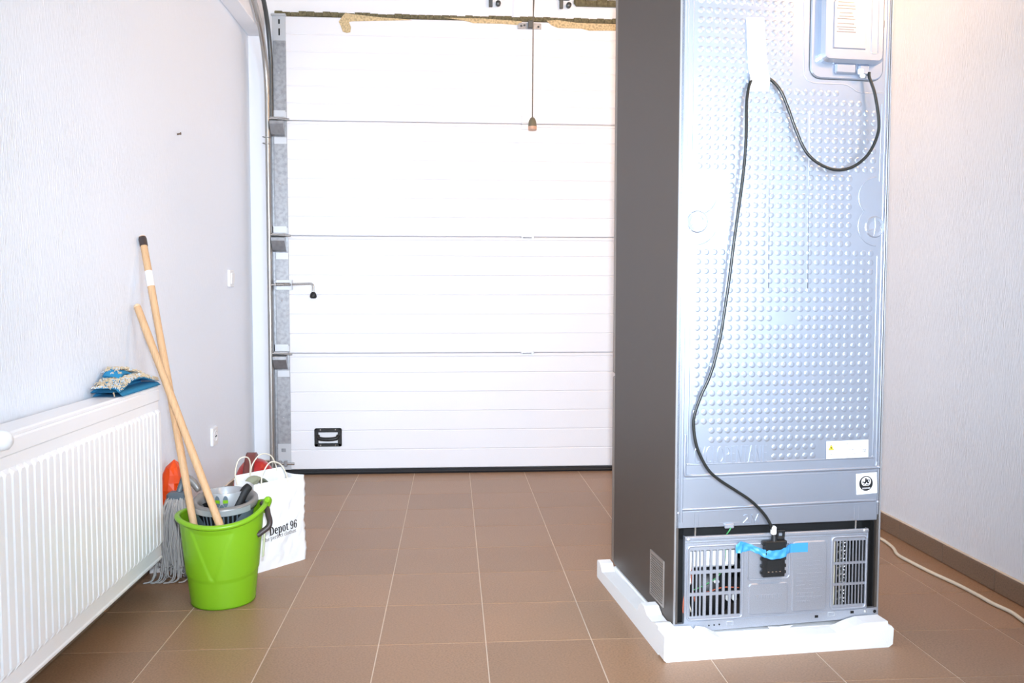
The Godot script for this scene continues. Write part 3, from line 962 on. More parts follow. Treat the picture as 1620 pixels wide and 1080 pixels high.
func label_material() -> StandardMaterial3D:
	var im := Image.create(504, 196, false, Image.FORMAT_RGB8)
	im.fill(Color(0.97, 0.97, 0.97))
	var r := RandomNumberGenerator.new()
	r.seed = 8
	for y in range(34, 100):
		var hw := (y - 34) * 0.54
		for x in range(int(58 - hw), int(58 + hw)):
			var edge := absf(x - 58) > hw - 5.0 or y > 94
			im.set_pixel(x, y, Color(0.35, 0.32, 0.1) if edge else Color(0.86, 0.78, 0.16))
	im.fill_rect(Rect2i(52, 66, 13, 18), Color(0.15, 0.13, 0.08))
	# small print, too fine in the photograph to read
	for q in [[104, 30, 280, 0.62], [104, 52, 370, 0.62], [104, 74, 374, 0.62], [20, 108, 60, 0.4], [20, 124, 120, 0.4], [20, 144, 126, 0.4], [176, 96, 180, 0.4], [176, 120, 160, 0.4], [176, 146, 186, 0.4], [180, 172, 230, 0.66]]:
		var x: int = q[0]
		while x < q[0] + q[2]:
			var w := r.randi_range(2, 7)
			im.fill_rect(Rect2i(x, q[1], w, r.randi_range(5, 10)), Color(q[3] * 0.6, q[3] * 0.6, q[3] * 0.6))
			x += w + r.randi_range(2, 6)
	im.fill_rect(Rect2i(440, 100, 36, 42), Color(0.55, 0.55, 0.55))
	im.fill_rect(Rect2i(447, 108, 22, 26), Color(0.95, 0.95, 0.95))
	im.fill_rect(Rect2i(452, 113, 12, 4), Color(0.3, 0.3, 0.3))
	im.fill_rect(Rect2i(452, 121, 12, 9), Color(0.3, 0.3, 0.3))
	var m := mat(Color.WHITE, 0.6)
	m.albedo_texture = tex(im)
	return m

func emblem_material() -> StandardMaterial3D:
	var n := 256
	var im := Image.create(n, n, false, Image.FORMAT_RGB8)
	im.fill(Color(0.97, 0.97, 0.97))
	for y in n:
		for x in n:
			var u := (x - 120.0) / 84.0
			var v := (y - 126.0) / 92.0
			if u * u + v * v < 1.0:
				var c := Color(0.04, 0.04, 0.05)
				var a := (x - 122.0) / 60.0
				var b := (y - 104.0) / 58.0
				if a * a + b * b < 1.0 and y < 154: c = Color(0.93, 0.93, 0.94)
				# dark pattern on the pale field
				for q in [[128, 96, 20, 16], [108, 116, 16, 12], [146, 118, 14, 12], [120, 74, 10, 14], [144, 84, 7, 10], [84, 108, 8, 14], [160, 92, 6, 18], [96, 136, 12, 5], [138, 142, 22, 5]]:
					var e: float = (x - float(q[0])) / q[2]
					var g: float = (y - float(q[1])) / q[3]
					if e * e + g * g < 1.0: c = Color(0.05, 0.05, 0.06)
				if y > 176 and y < 194 and x > 72 and x < 170:
					var k := (x - 72) % 17
					if k < 4 or (k < 12 and (y < 181 or y > 189)) or (k > 8 and k < 12): c = Color(0.93, 0.93, 0.94)
				im.set_pixel(x, y, c)
	var m := mat(Color.WHITE, 0.6)
	m.albedo_texture = tex(im)
	return m

func build_lower_cover(f: Node3D, W: float) -> void:
	var hs := []
	var rows := [[0.224, 0.281], [0.163, 0.215], [0.098, 0.154]]
	for rw in rows:
		for u in [0.048, 0.0585, 0.069, 0.0795]: hs.append([u - 0.0031, u + 0.0031, rw[0], rw[1]])
		for u in [0.0965, 0.1145, 0.1325, 0.1505, 0.1685, 0.1855]: hs.append([u - 0.0053, u + 0.0053, rw[0], rw[1]])
	var rows2 := [[0.228, 0.288], [0.168, 0.221], [0.106, 0.161]]
	for rw in rows2:
		for k in 10: hs.append([0.4715 + k * 0.0098 - 0.0034, 0.4715 + k * 0.0098 + 0.0034, rw[0], rw[1]])
	var m := MB.new()
	m.holed(0.028, 0.5695, 0.078, 0.321, hs, -0.0035, 0.0005)
	m.bx(0.028, 0.5695, 0.311, 0.321, 0.0, 0.006, 0.002)
	m.bx(0.028, 0.0305, 0.078, 0.321, -0.012, 0.003, 0.001)
	m.bx(0.567, 0.5695, 0.078, 0.321, -0.012, 0.003, 0.001)
	var c := obj("lower_cover", m, M.zinc, f)
	# pressed pads and rims
	for q in [[0.214, 0.331, 0.092, 0.181], [0.342, 0.446, 0.094, 0.293]]:
		m = MB.new()
		m.pad(q[0], q[1], q[2], q[3], 0.010, 0.0, 0.0035, 0.003)
		obj("pressed_pad", m, M.zinc, c)
	for q in [[0.038, 0.1965, 0.088, 0.293, 0.0034], [0.461, 0.5655, 0.095, 0.300, 0.0038], [0.211, 0.334, 0.191, 0.292, 0.0028]]:
		m = MB.new()
		m.loop(m.rrect(q[0], q[1], q[2], q[3], 0.010), 0.0005, q[4])
		obj("pressed_rim", m, M.zinc, c)
	m = MB.new()
	m.tube([Vector3(0.03, 0.3045, 0.0003), Vector3(0.568, 0.3055, 0.0003)], 0.002, 6)
	obj("pressed_rim", m, M.zinc, c)
	# faint pressed print, too fine to read
	m = MB.new()
	var r := RandomNumberGenerator.new()
	r.seed = 17
	for k in 14:
		m.box(Vector3(0.236 + k * 0.0058, 0.142 + (k % 2) * 0.001, 0.0036), Vector3(0.0036, 0.012, 0.0012), 0.0003, Transform3D(Basis.IDENTITY, Vector3.ZERO))
	for q in [[0.356, 0.145, 10], [0.356, 0.134, 15], [0.356, 0.122, 8]]:
		for k in q[2]:
			m.box(Vector3(q[0] + k * 0.0054, q[1], 0.0036), Vector3(0.0036, 0.0062, 0.0012), 0.0003)
	for j in 9:
		for k in 15:
			if r.randf() < 0.75: m.box(Vector3(0.356 + k * 0.0054, 0.158 + j * 0.011, 0.0035), Vector3(0.004, 0.0026, 0.0008), 0.0002)
	tag(obj("pressed_print", m, M.zinc, c), "", "", "", "stuff")
	for q in [[0.038, 0.3135], [0.556, 0.3165]]:
		m = MB.new()
		m.lathe([Vector2(0.0055, 0), Vector2(0.005, 0.002), Vector2(0.0003, 0.0034)], 10, Transform3D(Basis(Vector3(1, 0, 0), Vector3(0, 0, 1), Vector3(0, -1, 0)), Vector3(q[0], q[1], 0.004)))
		obj("screw", m, M.galv_light, c)
	# rail along the foot
	m = MB.new()
	m.prism(PackedVector2Array([Vector2(0.0, 0.054), Vector2(W, 0.066), Vector2(W, 0.093), Vector2(0.57, 0.093), Vector2(0.57, 0.0915), Vector2(0.16, 0.084), Vector2(0.16, 0.086), Vector2(0.07, 0.084), Vector2(0.07, 0.081), Vector2(0.0, 0.079)]), -0.008, 0.003)
	var rl := obj("foot_rail", m, M.zinc, f)
	var face := Basis(Vector3(1, 0, 0), Vector3(0, 0, 1), Vector3(0, -1, 0))
	for q in [[0.011, 0.066, 0.0045], [0.594, 0.082, 0.0048], [0.1, 0.071, 0.0022], [0.115, 0.0715, 0.0022], [0.13, 0.072, 0.0022]]:
		m = MB.new()
		m.lathe([Vector2(q[2], 0), Vector2(q[2], 0.0008), Vector2(0.0003, 0.0008)], 12, Transform3D(face, Vector3(q[0], q[1], 0.003)))
		obj("rail_hole", m, M.dark_hole, rl)
	for q in [[0.412, 0.074], [0.52, 0.08]]:
		m = MB.new()
		m.bx(q[0], q[0] + 0.010, q[1], q[1] + 0.007, 0.003, 0.0038)
		obj("rail_hole", m, M.dark_hole, rl)
	for q in [[0.152, 0.17, 0.068, 0.079], [0.452, 0.471, 0.076, 0.087]]:
		m = MB.new()
		m.loop(m.rrect(q[0], q[1], q[2], q[3], 0.001, 1), 0.003, 0.0012)
		obj("rail_fitting", m, M.galv_light, rl)
	for q in [[0.042, 0.065], [0.565, 0.083]]:
		m = MB.new()
		m.lathe([Vector2(0.005, 0), Vector2(0.0045, 0.002), Vector2(0.0003, 0.003)], 10, Transform3D(face, Vector3(q[0], q[1], 0.003)))
		obj("screw", m, M.galv_light, rl)
	# guide pins and earth clip between the panels
	for x in [0.0595, 0.5335]:
		m = MB.new()
		m.tube([Vector3(x, 0.346, -0.004), Vector3(x, 0.319, -0.004)], 0.0028, 8)
		obj("guide_pin", m, M.steel, f)
	m = MB.new()
	m.bx(0.141, 0.168, 0.339, 0.352, 0.0, 0.006, 0.002)
	obj("earth_clip", m, M.zinc, f)
	m = MB.new()
	m.tube(curve([Vector3(0.158, 0.341, 0.005), Vector3(0.154, 0.334, 0.006), Vector3(0.151, 0.325, 0.0), Vector3(0.150, 0.312, -0.012)], 4), 0.002, 6)
	obj("earth_wire", m, M.wire_green, f)

func build_machine(f: Node3D) -> void:
	# what shows through the grilles
	var m := MB.new()
	m.lathe([Vector2(0.002, 0.075), Vector2(0.055, 0.075), Vector2(0.068, 0.1), Vector2(0.07, 0.15), Vector2(0.062, 0.185), Vector2(0.04, 0.205), Vector2(0.0003, 0.212)], 24, Transform3D(Basis.IDENTITY, Vector3(0.135, 0, -0.11)))
	tag(obj("compressor", m, M.black, f), "black compressor dome behind the grille")
	m = MB.new()
	m.bx(0.05, 0.2, 0.215, 0.3, -0.075, -0.05, 0.006)
	m.bx(0.04, 0.07, 0.17, 0.24, -0.06, -0.035, 0.008)
	obj("drip_tray", m, M.white, f)
	for q in [[0.162, 0.174, 0.126, 0.15], [0.18, 0.192, 0.126, 0.15], [0.125, 0.14, 0.178, 0.186]]:
		m = MB.new()
		m.bx(q[0], q[1], q[2], q[3], -0.036, -0.022, 0.002)
		obj("connector", m, M.white, f)
	for q in [[M.wire_red, [Vector3(0.058, 0.305, -0.02), Vector3(0.06, 0.25, -0.016), Vector3(0.056, 0.2, -0.02), Vector3(0.07, 0.13, -0.024)]], [M.wire_green, [Vector3(0.151, 0.31, -0.015), Vector3(0.152, 0.24, -0.018), Vector3(0.135, 0.2, -0.02), Vector3(0.095, 0.175, -0.022), Vector3(0.066, 0.16, -0.03)]], [M.cable_white, [Vector3(0.048, 0.3, -0.02), Vector3(0.043, 0.24, -0.018), Vector3(0.05, 0.14, -0.022), Vector3(0.06, 0.1, -0.026)]], [M.wire_red, [Vector3(0.05, 0.15, -0.03), Vector3(0.1, 0.155, -0.022), Vector3(0.15, 0.165, -0.025), Vector3(0.2, 0.16, -0.03)]]]:
		m = MB.new()
		m.tube(curve(q[1], 5), 0.0017, 6)
		obj("wire", m, q[0], f)
	m = MB.new()
	m.tube(curve([Vector3(0.032, 0.17, -0.004), Vector3(0.027, 0.14, 0.0), Vector3(0.026, 0.115, 0.0), Vector3(0.03, 0.105, -0.006)], 5), 0.0015, 6)
	obj("wire", m, M.wire_red, f)
	m = MB.new()
	m.bx(0.466, 0.484, 0.09, 0.3, -0.03, -0.02, 0.002)
	obj("insulation_strip", m, M.cream, f)
	for x in [0.496, 0.509]:
		m = MB.new()
		var pts := []
		for k in 61:
			pts.append(Vector3(x + sin(k * 0.9) * 0.006, 0.098 + 0.195 * k / 60.0, -0.018 + cos(k * 0.9) * 0.006))
		m.tube(pts, 0.0028, 6)
		obj("condenser_coil", m, M.steel, f)
	# black terminal block in its recess
	m = MB.new()
	m.bx(0.252, 0.314, 0.262, 0.303, 0.002, 0.022, 0.003)
	m.bx(0.248, 0.318, 0.29, 0.302, 0.002, 0.018, 0.002)
	m.bx(0.25, 0.315, 0.2, 0.264, 0.002, 0.014, 0.002)
	m.bx(0.26, 0.303, 0.212, 0.25, 0.012, 0.017, 0.002)
	for y in [0.208, 0.226, 0.246]:
		m.bx(0.246, 0.251, y, y + 0.009, 0.002, 0.012, 0.001)
		m.bx(0.314, 0.319, y, y + 0.009, 0.002, 0.012, 0.001)
	m.bx(0.29, 0.313, 0.303, 0.312, 0.002, 0.014, 0.002)
	m.bx(0.29, 0.296, 0.31, 0.328, 0.002, 0.012, 0.001)
	m.bx(0.308, 0.314, 0.31, 0.328, 0.002, 0.012, 0.001)
	m.bx(0.29, 0.314, 0.324, 0.33, 0.002, 0.012, 0.001)
	var tb := obj("terminal_block", m, M.black, f)
	tag(tb, "black terminal block")
	for k in 4:
		m = MB.new()
		m.box(Vector3(0.265 + k * 0.011, 0.216, 0.0175), Vector3(0.005, 0.0016, 0.001), 0.0003)
		obj("terminal", m, M.steel, tb)
	m = MB.new()   # cord gland
	m.lathe([Vector2(0.009, -0.012), Vector2(0.006, 0.006), Vector2(0.0045, 0.02), Vector2(0.0003, 0.021)], 12, Transform3D(Basis.IDENTITY, Vector3(0.281, 0.313, 0.012)))
	obj("cord_gland", m, M.black, tb)
	m = MB.new()   # crumpled white tie tape
	m.box(Vector3(0.279, 0.331, 0.013), Vector3(0.014, 0.024, 0.014), 0.003, Transform3D.IDENTITY)
	obj("white_tie", m, M.tape_white, f)
	# blue tape stretched over the block
	m = MB.new()
	var mid := [[0.173, 0.281, 0.006], [0.186, 0.287, 0.010], [0.196, 0.286, 0.005], [0.215, 0.284, 0.004], [0.235, 0.276, 0.010], [0.25, 0.27, 0.021], [0.27, 0.2655, 0.0245], [0.29, 0.2665, 0.0245], [0.312, 0.272, 0.0235], [0.322, 0.275, 0.012], [0.335, 0.2765, 0.006], [0.36, 0.2765, 0.005], [0.386, 0.2765, 0.005]]
	var half := [0.011, 0.016, 0.014, 0.009, 0.009, 0.011, 0.0125, 0.0125, 0.0125, 0.0125, 0.0125, 0.013, 0.013]
	m.sheet(48, 6, func(u, v):
		var t: float = u * 12.0
		var i: int = min(int(t), 11)
		var k: float = t - i
		k = k * k * (3.0 - 2.0 * k)
		var x: float = lerp(mid[i][0], mid[i + 1][0], t - i)
		var y: float = lerp(mid[i][1], mid[i + 1][1], k)
		var z: float = lerp(mid[i][2], mid[i + 1][2], k)
		var h: float = lerp(half[i], half[i + 1], k)
		var ww := sin(v * 9.0 + u * 31.0) * 0.0012 + sin(v * 5.0 - u * 57.0) * 0.001
		return Vector3(x, y + (v - 0.5) * 2.0 * h, z + (ww if u < 0.8 else 0.0)), 1.0)
	tag(obj("blue_tape", m, M.tape_blue, f), "strip of blue tape over the terminal block")

func build_control_cover(f: Node3D) -> void:
	# shallow tray with a raised box lid, upper right of the back
	var m := MB.new()
	m.pad(0.3635, 0.577, 1.5615, 1.955, 0.03, -0.001, 0.006, 0.003)
	var c := obj("control_cover", m, M.sheet, f)
	m = MB.new()
	m.loop(m.rrect(0.364, 0.5765, 1.562, 1.954, 0.03), 0.001, 0.0022)
	obj("dark_gasket", m, M.steel_dark, c)
	m = MB.new()
	m.pad(0.384, 0.567, 1.600, 1.935, 0.022, 0.005, 0.03, 0.009)
	var lid := obj("lid", m, M.sheet, c)
	m = MB.new()
	m.prism(PackedVector2Array([Vector2(0.4125, 1.634), Vector2(0.5085, 1.634), Vector2(0.5085, 1.757), Vector2(0.503, 1.765), Vector2(0.503, 1.9), Vector2(0.4185, 1.9), Vector2(0.4185, 1.765), Vector2(0.4125, 1.757)]), 0.029, 0.0335, Transform3D.IDENTITY, PackedVector2Array([Vector2(0.4155, 1.637), Vector2(0.5055, 1.637), Vector2(0.5055, 1.756), Vector2(0.5, 1.764), Vector2(0.5, 1.897), Vector2(0.4215, 1.897), Vector2(0.4215, 1.764), Vector2(0.4155, 1.756)]))
	obj("pressed_plate", m, M.sheet, c)
	m = MB.new()
	m.loop(m.rrect(0.525, 0.5445, 1.626, 1.772, 0.005), 0.030, 0.0014)
	obj("slot_outline", m, M.sheet, c)
	for q in [[0.432, 0.492, 1.574, 1.602], [0.5, 0.532, 1.572, 1.6]]:
		m = MB.new()
		m.bx(q[0], q[1], q[2], q[3], 0.005, 0.0165, 0.004)
		obj("hinge_tab", m, M.sheet, c)
	m = MB.new()
	m.box(Vector3(0.502, 1.58, 0.02), Vector3(0.018, 0.016, 0.008), 0.003, Transform3D.IDENTITY)
	m.box(Vector3(0.509, 1.569, 0.018), Vector3(0.016, 0.01, 0.008), 0.003)
	obj("clear_tie", m, mat(rgb(214, 222, 228), 0.2), c)
	m = MB.new()
	m.bx(0.569, 0.5745, 1.702, 1.722, 0.006, 0.012, 0.001)
	obj("catch", m, M.steel_dark, c)
	# small pressed print on the plate, too fine to read
	m = MB.new()
	var r := RandomNumberGenerator.new()
	r.seed = 5
	for y in [1.756, 1.747, 1.7395, 1.728, 1.719, 1.7125, 1.7, 1.691, 1.685, 1.6785]:
		var hw := 0.018 + r.randf() * 0.009
		var x := 0.448 - hw
		while x < 0.448 + hw:
			var w := 0.0016 + r.randf() * 0.002
			m.bx(x, x + w, y - 0.0012, y + 0.0014, 0.0333, 0.0338)
			x += w + 0.0011
	tag(obj("fine_print", m, M.ink_grey, c), "", "", "", "stuff")

func build_fridge_cord(f: Node3D) -> void:
	var L := [[0.246, 1.553, 0.008], [0.22, 1.556, 0.008], [0.194, 1.547, 0.009], [0.179, 1.493, 0.016], [0.176, 1.393, 0.022], [0.169, 1.292, 0.022], [0.148, 1.123, 0.02], [0.137, 1.022, 0.018], [0.126, 0.937, 0.016], [0.113, 0.851, 0.014], [0.091, 0.766, 0.012], [0.065, 0.706, 0.01], [0.048, 0.655, 0.009], [0.047, 0.612, 0.009], [0.058, 0.56, 0.011], [0.086, 0.507, 0.014], [0.119, 0.477, 0.014], [0.165, 0.447, 0.013], [0.211, 0.416, 0.013], [0.249, 0.379, 0.013], [0.27, 0.347, 0.013], [0.281, 0.316, 0.013]]
	var R := [[0.529, 1.58, 0.016], [0.529, 1.565, 0.018], [0.541, 1.52, 0.026], [0.551, 1.447, 0.032], [0.545, 1.404, 0.034], [0.52, 1.355, 0.032], [0.479, 1.323, 0.028], [0.433, 1.315, 0.024], [0.386, 1.331, 0.02], [0.349, 1.364, 0.016], [0.32, 1.423, 0.013], [0.297, 1.481, 0.011], [0.276, 1.525, 0.009], [0.246, 1.553, 0.008]]
	var pts := []
	for q in R + L.slice(1): pts.append(Vector3(q[0], q[1], q[2]))
	var m := MB.new()
	m.tube(curve(pts, 6), 0.0042, 10)
	tag(obj("power_cord", m, M.cord, f), "black power cord looped down the silver back")

func build_tray() -> void:
	var t := thing("foam_tray", "white packing foam tray under the fridge, chipped low rim", "foam tray", Vector3(1.409, 0, 2.204), 0.089)
	var m := MB.new()
	m.bx(0.0, 0.6, 0.0, 0.05, -0.6, 0.006, 0.004)
	obj("base", m, M.styro, t)
	# left rim: outline (z, y), pushed out in x; then the near rim: outline (x, y)
	var p := PackedVector2Array([Vector2(0.0068, 0.0), Vector2(0.0068, 0.077), Vector2(-0.02, 0.078), Vector2(-0.05, 0.07), Vector2(-0.09, 0.072), Vector2(-0.12, 0.088), Vector2(-0.15, 0.088), Vector2(-0.17, 0.07), Vector2(-0.185, 0.052), Vector2(-0.3, 0.047), Vector2(-0.45, 0.043), Vector2(-0.575, 0.038), Vector2(-0.59, 0.05), Vector2(-0.6, 0.06), Vector2(-0.635, 0.062), Vector2(-0.642, 0.056), Vector2(-0.642, 0.003), Vector2(-0.638, 0.0)])
	m = MB.new()
	m.prism(p, -0.046, -0.002, Transform3D(Basis(Vector3(0, 0, 1), Vector3(0, 1, 0), Vector3(1, 0, 0)), Vector3.ZERO))
	obj("side_rim", m, M.styro, t)
	m = MB.new()
	p = PackedVector2Array([Vector2(-0.04, 0.0), Vector2(0.605, 0.0), Vector2(0.617, 0.008), Vector2(0.619, 0.052), Vector2(0.612, 0.06), Vector2(0.602, 0.062), Vector2(0.6, 0.074), Vector2(0.53, 0.073), Vector2(0.5, 0.066), Vector2(0.47, 0.055), Vector2(0.45, 0.05), Vector2(0.3, 0.05), Vector2(0.296, 0.053), Vector2(0.25, 0.053), Vector2(0.246, 0.05), Vector2(0.13, 0.05), Vector2(0.115, 0.054), Vector2(0.085, 0.07), Vector2(0.06, 0.074), Vector2(0.055, 0.066), Vector2(0.047, 0.066), Vector2(0.045, 0.075), Vector2(-0.03, 0.077), Vector2(-0.046, 0.07), Vector2(-0.047, 0.006)])
	m.prism(p, 0.007, 0.058)
	obj("front_rim", m, M.styro, t)
	m = MB.new()
	m.prism(PackedVector2Array([Vector2(0.28, 0.05), Vector2(0.33, 0.05), Vector2(0.345, 0.058), Vector2(0.305, 0.056), Vector2(0.27, 0.058)]), 0.004, 0.0065)
	obj("torn_film", m, M.white, t)
	m = MB.new()
	m.bx(0.603, 0.619, 0.0, 0.06, -0.64, 0.007, 0.004)
	obj("side_rim", m, M.styro, t)

func build_radiator() -> void:
	var t := thing("radiator", "white ribbed panel radiator along the left wall", "radiator", Vector3(WL, 0, 1.56))
	var L := 1.2
	var X := 0.1      # front face from the wall
	var y0 := 0.09
	var y1 := 0.675
	var m := MB.new()
	m.bx(X - 0.012, X, y0 + 0.004, y1 - 0.03, 0.002, L, 0.004)
	m.bx(X - 0.012, X + 0.0045, y1 - 0.052, y1 - 0.012, 0.001, L, 0.004)
	m.bx(X - 0.012, X + 0.003, y0, y0 + 0.018, 0.001, L, 0.006)
	# ribs pressed into the sheet
	var n := 36
	for k in n:
		var zc := 0.018 + k * 0.0333
		var p := PackedVector2Array([Vector2(-0.0135, y0 + 0.05), Vector2(0.0135, y0 + 0.05), Vector2(0.0145, y0 + 0.058), Vector2(0.0145, y1 - 0.085), Vector2(0.0135, y1 - 0.078), Vector2(-0.0135, y1 - 0.078), Vector2(-0.0145, y1 - 0.085), Vector2(-0.0145, y0 + 0.058)])
		var q := PackedVector2Array([Vector2(-0.008, y0 + 0.064), Vector2(0.008, y0 + 0.064), Vector2(0.012, y0 + 0.07), Vector2(0.012, y1 - 0.096), Vector2(0.008, y1 - 0.088), Vector2(-0.008, y1 - 0.088), Vector2(-0.012, y1 - 0.096), Vector2(-0.012, y0 + 0.07)])
		m.prism(p, X - 0.001, X + 0.0085, Transform3D(Basis(Vector3(0, 0, -1), Vector3(0, 1, 0), Vector3(1, 0, 0)), Vector3(0, 0, zc)), q)
	obj("front_panel", m, M.radiator, t)
	m = MB.new()
	m.bx(0.025, 0.037, y0, y1 - 0.02, 0.01, L, 0.004)
	obj("rear_panel", m, M.radiator, t)
	m = MB.new()
	m.bx(0.02, X + 0.002, y1 - 0.014, y1, 0.0, L, 0.004)
	obj("top_cover", m, M.radiator, t)
	m = MB.new()
	m.bx(0.02, X - 0.001, y0 + 0.004, y1 - 0.012, 0.0, 0.003, 0.001)
	obj("end_cover", m, M.radiator, t)
	m = MB.new()
	for k in 30: m.bx(0.037, X - 0.012, y0 + 0.03, y1 - 0.04, 0.03 + k * 0.039, 0.032 + k * 0.039)
	tag(obj("convector_fins", m, M.radiator, t), "", "", "", "stuff")
	for z in [0.12, 1.05]:
		m = MB.new()
		m.bx(0.0, 0.027, y0 + 0.05, y1 - 0.05, z, z + 0.03, 0.001)
		obj("wall_bracket", m, M.radiator, t)
	# thermostat head on the near end
	m = MB.new()
	m.lathe([Vector2(0.015, 0.0), Vector2(0.021, 0.004), Vector2(0.0225, 0.016), Vector2(0.020, 0.027), Vector2(0.012, 0.034), Vector2(0.0003, 0.0355)], 24, Transform3D(Basis(Vector3(0, 0, 1), Vector3(1, 0, 0), Vector3(0, 1, 0)), Vector3(X + 0.006, 0.668, 1.03)))
	m.tube([Vector3(X - 0.004, 0.668, 1.03), Vector3(X + 0.008, 0.668, 1.03)], 0.010, 12)
	tag(obj("valve_cap", m, M.white, t), "round white cap on the panel")

func build_pad() -> void:
	var t := thing("mop_pad", "folded blue mop pad with beige loops lying on the radiator", "mop pad", Vector3(-0.2, 0.675, 1.72))
	# folded cloth: each layer is a thick sheet along z with a wavy lip
	var m := MB.new()
	var layer := func(z0: float, z1: float, x0: float, x1: float, yb: Callable, th: float):
		for sd in [1.0, -1.0]:
			m.sheet(28, 8, func(u, v):
				var z: float = lerp(z0, z1, u)
				var x: float = lerp(x0, x1, v)
				var e := 1.0 - pow(absf(v * 2.0 - 1.0), 6.0)
				return Vector3(x, yb.call(u, v) + (th * e if sd > 0.0 else 0.0), z), sd)
	var hump := func(z: float) -> float: return smoothstep(-0.17, 0.0, z) * (1.0 - smoothstep(0.06, 0.175, z))
	var low := func(z: float) -> float: return 0.0145 + 0.024 * hump.call(z)
	var high := func(z: float) -> float: return 0.0265 + 0.026 * hump.call(z) + 0.012 * smoothstep(-0.02, 0.04, z) * (1.0 - smoothstep(0.06, 0.095, z))
	layer.call(-0.165, 0.165, -0.045, 0.042, func(u, v): return 0.0015, 0.012)
	layer.call(-0.14, 0.12, -0.046, -0.012, func(u, v): return 0.010, 0.02)
	layer.call(-0.165, 0.18, -0.045, 0.037, func(u, v): return low.call(lerpf(-0.165, 0.18, u)), 0.011)
	layer.call(-0.12, 0.095, -0.048, 0.01, func(u, v): return high.call(lerpf(-0.12, 0.095, u)) - 0.008 * v, 0.011)
	obj("backing", m, M.blue_cloth, t)
	var piles := [MB.new(), MB.new()]
	var r := RandomNumberGenerator.new()
	r.seed = 77
	for k in 1500:
		var z := lerpf(-0.16, 0.165, r.randf())
		var x := lerpf(-0.046, 0.036, r.randf())
		var covered := x < 0.008 and z > -0.12 and z < 0.085
		var top: float = high.call(z) + 0.0085 if covered else low.call(z) + 0.0095
		if covered and z > 0.05 and r.randf() < 0.7: continue
		if z > 0.1 and r.randf() < 0.45: continue
		if x > 0.03: top -= r.randf() * 0.008
		var a := r.randf() * TAU
		var c := Vector3(x, top, z)
		var d := Vector3(cos(a), 0, sin(a)) * r.randf_range(0.003, 0.006)
		var h := r.randf_range(0.0025, 0.006)
		(piles[0 if r.randf() < 0.72 else 1] as MB).tube([c - d, c - d * 0.4 + Vector3(0, h, 0), c + d * 0.4 + Vector3(0, h, 0), c + d], 0.0014, 5, false)
	m = piles[0]
	for q in [[0.0, 0.03, 0.155], [0.02, 0.012, 0.178], [0.03, 0.045, 0.11]]:   # loose ends
		var c := Vector3(q[0], q[1], q[2])
		m.tube([c, c + Vector3(0.006, 0.004, 0.012), c + Vector3(0.012, -0.006, 0.022)], 0.0016, 5)
	tag(obj("loop_pile", m, M.beige_pile, t), "beige loop pile", "", "", "stuff")
	tag(obj("loop_pile", piles[1], mat(rgb(206, 214, 220), 0.95), t), "pale grey loop pile", "", "", "stuff")

func rim_y(a: float) -> float:   # the bucket's rim: raised lugs at the handle ends, a lip that dips in front
	var lug := deg_to_rad(-12.0)
	var d := cos(a - lug)
	return 0.279 + 0.028 * pow(absf(d), 4.0) * (1.0 if d > 0.0 else 0.12) - 0.012 * pow(max(0.0, sin(a)), 3.0)

